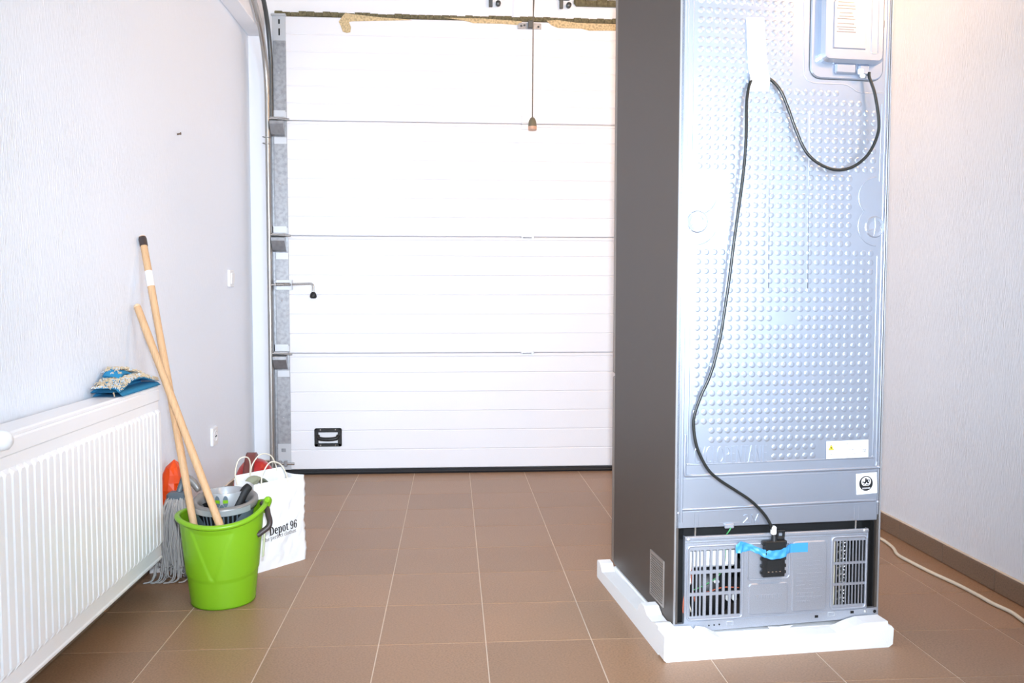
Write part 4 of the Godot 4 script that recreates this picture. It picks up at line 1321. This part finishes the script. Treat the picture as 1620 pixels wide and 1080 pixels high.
func build_bucket() -> void:
	var t := thing("bucket", "lime green plastic bucket holding mop poles and wringer", "bucket", Vector3(0.075, 0, 1.71))
	var shape := func(a: float, h: float, inset: float) -> Vector3:
		var y: float = lerp(0.0, rim_y(a), h)
		var r: float = lerp(0.1, 0.126, pow(h, 0.9)) - inset
		if h < 0.34: r -= 0.0025
		r += 0.004 * pow(absf(cos(a - deg_to_rad(-12.0))), 6.0) * h
		# a V pressed into the front, and short flutes on the left
		var w := absf(wrapf(a - deg_to_rad(92.0), -PI, PI))
		if h > 0.36 and h < 0.93 and inset < 0.002:
			var edge := 0.06 + 0.5 * (h - 0.36) / 0.57
			r -= 0.003 * (1.0 - smoothstep(edge - 0.05, edge + 0.02, w))
		var l := wrapf(a - deg_to_rad(158.0), -PI, PI)
		if h > 0.62 and h < 0.93 and absf(l) < 0.3 and inset < 0.002: r -= 0.0022 * (0.5 + 0.5 * sin(l * 62.0))
		return Vector3(cos(a) * r, y, sin(a) * r * 0.98)
	var m := MB.new()
	m.sheet(144, 44, func(u, v): return shape.call(u * TAU, 0.012 + v * 0.988, 0.0), -1.0, true)
	m.sheet(72, 12, func(u, v): return shape.call(u * TAU, 0.03 + v * 0.97, 0.0035), 1.0, true)
	m.lathe([Vector2(0.0003, 0.002), Vector2(0.0965, 0.0), Vector2(0.0992, 0.004)], 48)
	m.lathe([Vector2(0.098, 0.009), Vector2(0.0003, 0.009)], 48)
	obj("body", m, M.lime, t)
	m = MB.new()
	var rp := []
	for k in 73:
		var a := TAU * k / 72.0
		var p: Vector3 = shape.call(a, 1.0, 0.0)
		rp.append(p + Vector3(cos(a) * 0.004, -0.001, sin(a) * 0.004))
	m.tube(rp, 0.0085, 10, false)
	obj("rim", m, M.lime, t)
	for a in [deg_to_rad(-12.0)]:
		m = MB.new()
		var p: Vector3 = shape.call(a, 1.0, 0.0)
		var k := 1.0 if a < 1.0 else 0.7
		m.tube(curve([p + Vector3(-cos(a) * 0.005, -0.035 * k, -0.012), p + Vector3(cos(a) * 0.008, -0.006, -0.006), p + Vector3(cos(a) * 0.012, 0.008, 0.0), p + Vector3(cos(a) * 0.010, 0.01, 0.014)], 5), [0.006, 0.008, 0.0095, 0.0105, 0.011, 0.0115, 0.012, 0.012, 0.012, 0.012, 0.012, 0.0115, 0.011, 0.0105, 0.0095, 0.007], 10)
		obj("lug", m, M.lime, t)
	m = MB.new()
	m.tube(curve([Vector3(0.115, 0.3, -0.05), Vector3(0.133, 0.29, -0.028), Vector3(0.142, 0.27, -0.01), Vector3(0.150, 0.252, 0.004), Vector3(0.147, 0.238, 0.012), Vector3(0.132, 0.226, 0.02), Vector3(0.115, 0.215, 0.03)], 5), 0.0092, 10)
	tag(obj("handle", m, M.handle_brown, t), "dark brown carrying handle folded down")
	m = MB.new()
	m.box(Vector3(0.1095, 0.185, 0.036), Vector3(0.005, 0.075, 0.012), 0.002, Transform3D(Basis(Vector3(0, 0, 1), -0.08), Vector3(0.013, 0.01, 0)))
	obj("side_strip", m, mat(rgb(196, 204, 170), 0.4), t)

func build_wringer() -> void:
	var tilt := Transform3D(Basis(Vector3(1, 0, 0), 0.14), Vector3.ZERO)
	var t := thing("mop_wringer", "grey and silver mop wringer set in the green bucket", "wringer", Vector3(0.068, 0.304, 1.645))
	# shell with a scooped front edge and dark slats behind
	var m := MB.new()
	m.sheet(72, 10, func(u, v):
		var a: float = u * TAU
		var w := absf(wrapf(a - PI * 0.5, -PI, PI))
		var top: float = -0.012 - 0.055 * (1.0 - smoothstep(0.1, 0.95, w))
		return tilt * Vector3(cos(a) * lerpf(0.07, 0.097, v), lerpf(-0.13, top, v), sin(a) * lerpf(0.055, 0.071, v) + 0.02), -1.0, true)
	obj("shell", m, M.grey_plastic, t)
	m = MB.new()
	m.lathe([Vector2(0.06, -0.13), Vector2(0.082, -0.012)], 36, tilt * Transform3D(Basis.from_scale(Vector3(1, 1, 0.78)), Vector3(0, 0, 0.02)))
	obj("inner_cup", m, M.black, t)
	for k in 9:
		m = MB.new()
		var a := PI * 0.5 + (k - 4) * 0.17
		m.tube([tilt * Vector3(cos(a) * 0.075, -0.085, sin(a) * 0.075), tilt * Vector3(cos(a) * 0.085, -0.01, sin(a) * 0.085)], 0.003, 6)
		obj("slat", m, M.grey_plastic, t)
	m = MB.new()
	m.lathe([Vector2(0.084, -0.014), Vector2(0.101, -0.014), Vector2(0.1045, -0.004), Vector2(0.1035, 0.008), Vector2(0.098, 0.013), Vector2(0.09, 0.012), Vector2(0.082, 0.002), Vector2(0.072, -0.02)], 48, tilt)
	obj("ring", m, M.ring_plastic, t)
	m = MB.new()   # paler band round the front of the ring
	m.sheet(30, 4, func(u, v):
		var a: float = lerpf(0.5, PI - 0.35, u)
		return tilt * Vector3(cos(a) * 0.1052, lerpf(-0.012, 0.006, v), sin(a) * 0.1052), -1.0)
	obj("band", m, M.silver_plastic, t)
	# silver basket
	m = MB.new()
	m.lathe([Vector2(0.044, -0.045), Vector2(0.049, -0.01), Vector2(0.0575, 0.036), Vector2(0.0565, 0.038), Vector2(0.054, 0.035), Vector2(0.043, -0.02)], 40, Transform3D(Basis.IDENTITY, Vector3(0, -0.004, -0.012)))
	var bk := obj("basket", m, M.silver_plastic, t)
	for q in [[PI * 0.5 + 0.26, 0.008, 0.9], [PI * 0.5 - 0.22, 0.008, 0.9], [PI * 0.5 + 0.02, -0.018, 0.7], [PI * 0.5 + 0.5, -0.018, 0.7]]:
		m = MB.new()
		var oval := PackedVector2Array()
		for k in 18: oval.append(Vector2(cos(TAU * k / 18.0) * 0.0082, sin(TAU * k / 18.0) * 0.022 * q[2]))
		var rad: float = 0.0512 + 0.19 * q[1]
		var lean := Basis(Vector3(0, 1, 0), PI * 0.5 - q[0]) * Basis(Vector3(1, 0, 0), 0.17)
		var xf := Transform3D(lean, Vector3(cos(q[0]) * (rad - 0.004), q[1], sin(q[0]) * (rad - 0.004) - 0.012))
		m.prism(oval, 0.0, 0.0048, xf)
		obj("eye_hole", m, M.grey_plastic, bk)
		if q[2] == 0.9:
			m = MB.new()
			m.prism(PackedVector2Array([Vector2(-0.0078, -0.006), Vector2(0.0078, -0.006), Vector2(0.0078, 0.005), Vector2(-0.0078, 0.005)]), 0.004, 0.0058, xf)
			obj("green_bar", m, M.lime, bk)
	m = MB.new()
	var lv := [Vector3(0.036, -0.03, 0.016), Vector3(0.048, 0.0, 0.006), Vector3(0.062, 0.03, -0.006), Vector3(0.076, 0.046, -0.016)]
	m.tube(curve(lv, 5), [0.008, 0.011, 0.0135, 0.0145, 0.015, 0.015, 0.015, 0.015, 0.015, 0.015, 0.015, 0.015, 0.0145, 0.014, 0.0135, 0.010], 12)
	tag(obj("lever", m, mat(rgb(20, 21, 22), 0.65), t), "black grip of the wringer")

func build_poles() -> void:
	var specs := [
		["tall wooden mop pole with dark cap, leaning on the left wall", Vector3(-0.252, 1.172, 1.427), Vector3(0.036, 0.1, 1.792), true],
		["shorter wooden mop pole with worn bare tip, crossing in front of the capped one", Vector3(-0.228, 0.934, 1.555), Vector3(0.108, 0.222, 1.804), false],
	]
	for s in specs:
		var t := thing("mop_pole", s[0], "pole", s[2])
		var d: Vector3 = s[1] - s[2]
		var m := MB.new()
		var n := 14
		var pts := []
		var rr := []
		for k in n + 1:
			pts.append(d * (float(k) / n))
			rr.append(0.0118 + 0.0004 * sin(k * 1.7))
		m.tube(pts, rr, 14)
		obj("shaft", m, M.wood, t)
		var ax := d.normalized()
		m = MB.new()
		if s[3]:
			m.tube([d - ax * 0.035, d - ax * 0.008, d], [0.0132, 0.0132, 0.011], 14)
			tag(obj("cap", m, M.handle_brown, t), "dark plastic cap")
			m = MB.new()
			var c0 := d * 0.865
			m.tube([c0 - ax * 0.028, c0 + ax * 0.028], 0.0124, 14, false)
			obj("paper_tag", m, M.paper, t)
		else:
			m.tube([d - ax * 0.001, d + ax * 0.006, d + ax * 0.009], [0.0118, 0.010, 0.006], 14)
			obj("worn_tip", m, mat(rgb(232, 204, 170), 0.7), t)

func build_mop() -> void:
	var t := thing("string_mop", "grey string mop head hanging down behind the bucket", "mop", Vector3(-0.135, 0, 1.475))
	var m := MB.new()
	var r := RandomNumberGenerator.new()
	r.seed = 31
	for k in 230:
		var u := r.randf()
		var x0 := lerpf(-0.03, 0.03, u)
		var zf := r.randf()
		var a := Vector3(x0, 0.275 + r.randf() * 0.015, lerpf(-0.02, 0.02, zf))
		var sx := lerpf(-0.058, 0.062, u) + r.randf_range(-0.012, 0.012)
		var sz := lerpf(-0.05, 0.045, zf)
		var b := Vector3(sx * 0.9, 0.17 + r.randf_range(-0.03, 0.03), sz)
		var e := Vector3(sx + r.randf_range(-0.01, 0.01), r.randf_range(0.006, 0.07), sz + r.randf_range(-0.01, 0.01))
		var pts := [a, a.lerp(b, 0.5) + Vector3(r.randf_range(-0.008, 0.008), 0.015, 0.01), b, b.lerp(e, 0.5) + Vector3(r.randf_range(-0.008, 0.008), 0, r.randf_range(-0.006, 0.006)), e]
		if r.randf() < 0.45: pts.append(e + Vector3(r.randf_range(-0.016, 0.016), r.randf_range(-0.002, 0.012), 0.012))
		m.tube(curve(pts, 2), 0.0024, 5, false)
	for k in 14:   # ends that trail on the floor
		var x := lerpf(-0.075, 0.05, r.randf())
		m.tube(curve([Vector3(x * 0.8, 0.1, 0.04), Vector3(x, 0.02, 0.045), Vector3(x - 0.01, 0.004, 0.055 + r.randf() * 0.012), Vector3(x - 0.024, 0.004, 0.066 + r.randf() * 0.012)], 3), 0.0022, 5, false)
	tag(obj("strings", m, M.mop, t), "", "", "", "stuff")
	m = MB.new()
	m.tube(curve([Vector3(0.012, 0.345, -0.02), Vector3(0.03, 0.338, -0.022), Vector3(0.052, 0.318, -0.02), Vector3(0.066, 0.296, -0.016)], 4), [0.008, 0.010, 0.0115, 0.0125, 0.013, 0.013, 0.013, 0.013, 0.013, 0.013, 0.0125, 0.0115, 0.009], 12)
	obj("socket", m, M.ring_plastic, t)
	m = MB.new()
	m.bx(-0.035, 0.035, 0.268, 0.298, -0.026, 0.022, 0.008)
	m.tube([Vector3(0.0, 0.29, -0.005), Vector3(0.014, 0.342, -0.02)], 0.010, 10)
	obj("clamp", m, M.grey_plastic, t)
	m = MB.new()
	m.prism(PackedVector2Array([Vector2(0, 0), Vector2(0.06, 0.0), Vector2(0.06, 0.05), Vector2(0.052, 0.056), Vector2(0.004, 0.052)]), 0, 0.012)
	var w := obj("foam_scrap", m, M.styro)
	w.position = Vector3(-0.255, 0.0, 1.42)
	w.rotation.y = 0.25
	tag(w, "white scrap on the floor under the radiator's far end", "scrap")

func build_bag() -> void:
	# local x runs along the printed face, z points out of it
	var t := thing("paper_bag", "white paper carrier bag with black shop print and twine handles", "bag", Vector3(0.117, 0, 1.465), 0.832)
	var W := 0.222
	var D := 0.12
	var H := 0.315
	var nz := FastNoiseLite.new()
	nz.seed = 3
	nz.frequency = 9.0
	var outline := func(s: float, v: float, inset: float) -> Vector3:
		# s goes round: near face 0..1, right gusset 1..2, far face 2..3, left gusset 3..4
		var k := int(s) % 4
		var f := s - floorf(s)
		var p := Vector2.ZERO
		var lean := v * 0.006
		match k:
			0: p = Vector2(lerpf(0.0, W, f), 0.008 * sin(PI * f) * sin(PI * v))
			1: p = Vector2(W - 0.018 * sin(PI * f) * (0.3 + 0.7 * v), -D * f)
			2: p = Vector2(lerpf(W, 0.0, f), -D - 0.006 * sin(PI * f) * sin(PI * v))
			3: p = Vector2(0.016 * sin(PI * f) * (0.3 + 0.7 * v), lerpf(-D, 0.0, f))
		var q := Vector3(p.x, v * H, p.y)
		q.x += (W * 0.5 - p.x) * lean * 4.0
		if k == 2: q.y += v * 0.016
		var n := nz.get_noise_3d(q.x * 3.0, q.y * 2.0, q.z * 3.0) * 0.011 + nz.get_noise_3d(q.x * 9.0, q.y * 3.0, q.z * 8.0) * 0.0045
		n *= 1.0 if not (k == 0 and f > 0.22 and f < 0.95 and v > 0.36 and v < 0.5) else 0.35
		var c := Vector3(W * 0.5, q.y, -D * 0.5)
		q += (q - c).normalized() * (n * (0.2 + 0.8 * sin(PI * clampf(v, 0.05, 1.0))) - inset)
		if k == 1 and f < 0.5 or k == 0 and f > 0.85: q.x += 0.006 * exp(-pow((v - 0.18) / 0.06, 2.0))
		return q
	var m := MB.new()
	m.sheet(96, 30, func(u, v): return outline.call(fmod(u * 4.0, 4.0), v, 0.0), -1.0, true)
	m.sheet(96, 30, func(u, v): return outline.call(fmod(u * 4.0, 4.0), v, 0.0012), 1.0, true)
	m.bx(0.004, W - 0.004, 0.0, 0.002, -D + 0.004, -0.004)
	obj("body", m, M.paper, t)
	for q in [["Depot 96", 0.114, 0.143, 0.031, 0.118, true, M.ink], ["The perfect clothes", 0.098, 0.1175, 0.0135, 0.142, false, M.ink_grey]]:
		var tm := text_mesh(q[0], q[3] * 1.3, 0.0006, q[5], true)
		var o := obj("print", tm, q[6], t)
		o.position = Vector3(q[1], q[2], 0.0128)
		o.rotation.z = 0.06
		var wid: float = tm.get_aabb().size.x
		if wid > 0.0: o.scale.x = q[4] / wid
	# twine handles: one on the near face, one on the far face, one out of the left gusset
	for q in [[[0.03, 0.30, 0.004], [0.036, 0.345, 0.003], [0.07, 0.383, 0.0], [0.112, 0.372, 0.0], [0.135, 0.335, 0.003], [0.142, 0.30, 0.005]], [[0.07, 0.315, -0.118], [0.078, 0.36, -0.116], [0.112, 0.392, -0.114], [0.155, 0.382, -0.114], [0.178, 0.345, -0.116], [0.184, 0.32, -0.118]], [[0.004, 0.3, -0.1], [-0.004, 0.345, -0.1], [0.01, 0.39, -0.098], [0.038, 0.396, -0.09], [0.058, 0.37, -0.1], [0.068, 0.322, -0.118]]]:
		var pts := []
		for p in q: pts.append(Vector3(p[0], p[1], p[2]))
		m = MB.new()
		m.tube(curve(pts, 6), 0.0024, 8)
		obj("handle", m, M.cable_white, t)
	m = MB.new()
	m.sheet(18, 10, func(u, v): return Vector3(lerpf(0.02, 0.1, u), 0.29 + 0.032 * sin(PI * u) + 0.006 * sin(v * 7.0 + u * 5.0), lerpf(-0.025, -0.095, v)), 1.0)
	m.sheet(18, 10, func(u, v): return Vector3(lerpf(0.02, 0.1, u), 0.288 + 0.032 * sin(PI * u) + 0.006 * sin(v * 7.0 + u * 5.0), lerpf(-0.025, -0.095, v)), -1.0)
	var c := obj("folded_cloth", m, M.olive)
	c.transform = Transform3D(Basis(Vector3(0, 1, 0), 0.832), Vector3(0.117, 0, 1.465))
	tag(c, "olive grey cloth peeking out of the paper bag", "cloth")

func build_red_case() -> void:
	var t := thing("red_case", "glossy red rounded case with brown ridge, behind the paper bag", "case", Vector3(-0.045, 0, 0.72))
	var m := MB.new()
	m.sheet(48, 20, func(u, v):
		var a: float = u * TAU
		var e: float = v * PI * 0.5
		var r := pow(cos(e), 0.75)
		return Vector3(cos(a) * 0.108 * r, 0.015 + sin(e) * 0.25, sin(a) * 0.09 * r), -1.0, true)
	m.lathe([Vector2(0.0003, 0.0), Vector2(0.09, 0.0), Vector2(0.108, 0.015)], 40, Transform3D(Basis.from_scale(Vector3(1, 1, 0.83)), Vector3.ZERO))
	obj("shell", m, M.red, t)
	m = MB.new()   # broad ridge over the middle with a flat top
	m.sheet(4, 26, func(u, v):
		var e: float = lerpf(-0.15, PI * 0.62, v)
		var w := lerpf(0.034, 0.019, sin(clampf(e, 0.0, PI)))
		return Vector3(-0.015 + lerpf(-w, w, u), 0.02 + sin(e) * 0.272, cos(e) * 0.098 + 0.003 * sin(PI * u)), 1.0)
	for sd in [-1.0, 1.0]:
		m.sheet(2, 26, func(u, v):
			var e: float = lerpf(-0.15, PI * 0.62, v)
			var w := lerpf(0.034, 0.019, sin(clampf(e, 0.0, PI)))
			return Vector3(-0.015 + sd * w, 0.02 + sin(e) * (0.272 - 0.04 * u), cos(e) * (0.098 - 0.03 * u)), sd)
	obj("ridge", m, M.red_brown, t)
	m = MB.new()
	m.lathe([Vector2(0.0003, 0.0), Vector2(0.016, 0.0), Vector2(0.016, 0.006), Vector2(0.012, 0.009), Vector2(0.0003, 0.01)], 20, Transform3D(Basis(Vector3(1, 0, 0), Vector3(0, 0, 1), Vector3(0, -1, 0)), Vector3(-0.047, 0.19, 0.062)))
	tag(obj("button", m, mat(rgb(226, 204, 200), 0.5), t), "pale round button")

func build_orange_bag() -> void:
	var t := thing("orange_bag", "crumpled bright orange plastic bag by the wall behind radiator end", "plastic bag", Vector3(-0.205, 0, 1.29))
	var nz := FastNoiseLite.new()
	nz.seed = 12
	nz.frequency = 14.0
	nz.fractal_octaves = 2
	var m := MB.new()
	m.sheet(15, 9, func(u, v):
		var a: float = u * TAU
		var h: float = v
		var r := 0.056 * pow(sin(PI * clampf(0.12 + h * 0.88, 0.0, 1.0)), 0.55)
		var d := Vector3(cos(a), 0, sin(a))
		var n := absf(nz.get_noise_3d(d.x * 0.9, h * 1.6, d.z * 0.9))
		r *= 0.72 + 0.75 * n
		if h < 0.001: r = 0.0
		return Vector3(d.x * min(r, 0.056), 0.14 + h * 0.235, d.z * r * 1.2), -1.0, true, false)
	obj("body", m, M.orange, t)
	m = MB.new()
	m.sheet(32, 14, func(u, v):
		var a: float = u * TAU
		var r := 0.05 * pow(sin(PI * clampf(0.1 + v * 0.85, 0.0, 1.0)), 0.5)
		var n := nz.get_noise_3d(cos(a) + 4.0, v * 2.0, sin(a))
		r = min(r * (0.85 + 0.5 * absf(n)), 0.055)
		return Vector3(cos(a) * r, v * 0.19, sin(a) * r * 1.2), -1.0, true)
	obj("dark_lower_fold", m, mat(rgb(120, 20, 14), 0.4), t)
	m = MB.new()
	m.tube(curve([Vector3(0.03, 0.29, 0.058), Vector3(0.045, 0.26, 0.056), Vector3(0.04, 0.22, 0.062), Vector3(0.03, 0.19, 0.06)], 4), 0.003, 6)
	obj("tie", m, M.cable_white, t)

func build_cable() -> void:
	var pts := []
	for q in [[2.3, 0.3], [2.42, 0.8], [2.5, 1.08], [2.51, 1.208], [2.499, 1.318], [2.47, 1.41], [2.471, 1.496], [2.481, 1.624], [2.497, 1.73], [2.505, 1.84], [2.506, 1.919], [2.517, 1.995], [2.508, 2.066], [2.48, 2.3], [2.5, 2.7], [2.52, 3.1]]:
		pts.append(Vector3(q[0], 0.0062, q[1]))
	var m := MB.new()
	m.tube(curve(pts, 6), 0.006, 10)
	tag(obj("extension_cable", m, M.cable_white), "cream cable lying on the floor along the right wall", "cable")

func build_lamps() -> void:
	# bare warm bulbs under the ceiling, out of the picture
	for q in [[Vector3(2.53, CEIL, 2.95), "warm bare bulb hung from the ceiling by the right wall, beside the camera's view", 0.27, 0.36], [Vector3(1.75, CEIL, 1.1), "warm bare bulb on the ceiling between fridge and garage door", 0.36, 0.0]]:
		var t := thing("ceiling_bulb", q[1], "lamp", q[0] - Vector3(0, q[3], 0))
		if q[3] > 0.0:
			var c := MB.new()
			c.tube([Vector3(0, -0.01, 0), Vector3(0, q[3], 0)], 0.004, 8)
			obj("cord", c, M.white, t)
		var m := MB.new()
		m.lathe([Vector2(0.0003, -0.075), Vector2(0.02, -0.072), Vector2(0.022, -0.03), Vector2(0.045, -0.012), Vector2(0.05, 0.0)], 20)
		obj("holder", m, M.white, t)
		m = MB.new()
		m.lathe([Vector2(0.0003, -0.185), Vector2(0.02, -0.18), Vector2(0.031, -0.158), Vector2(0.03, -0.135), Vector2(0.016, -0.1), Vector2(0.013, -0.072), Vector2(0.0003, -0.071)], 20)
		var g := mat(Color(1, 0.85, 0.6), 0.4)
		g.emission_enabled = true
		g.emission = Color(1.0, 0.72, 0.38)
		g.emission_energy_multiplier = 6.0
		obj("bulb", m, g, t)
		var l := OmniLight3D.new()
		l.name = "bulb_light"
		l.light_color = Color(1.0, 0.75, 0.46)
		l.light_energy = q[2]
		l.omni_range = 8.0
		l.omni_attenuation = 2.0
		l.light_size = 0.03
		l.shadow_enabled = true
		l.position = Vector3(0, -0.15, 0)
		t.add_child(l)
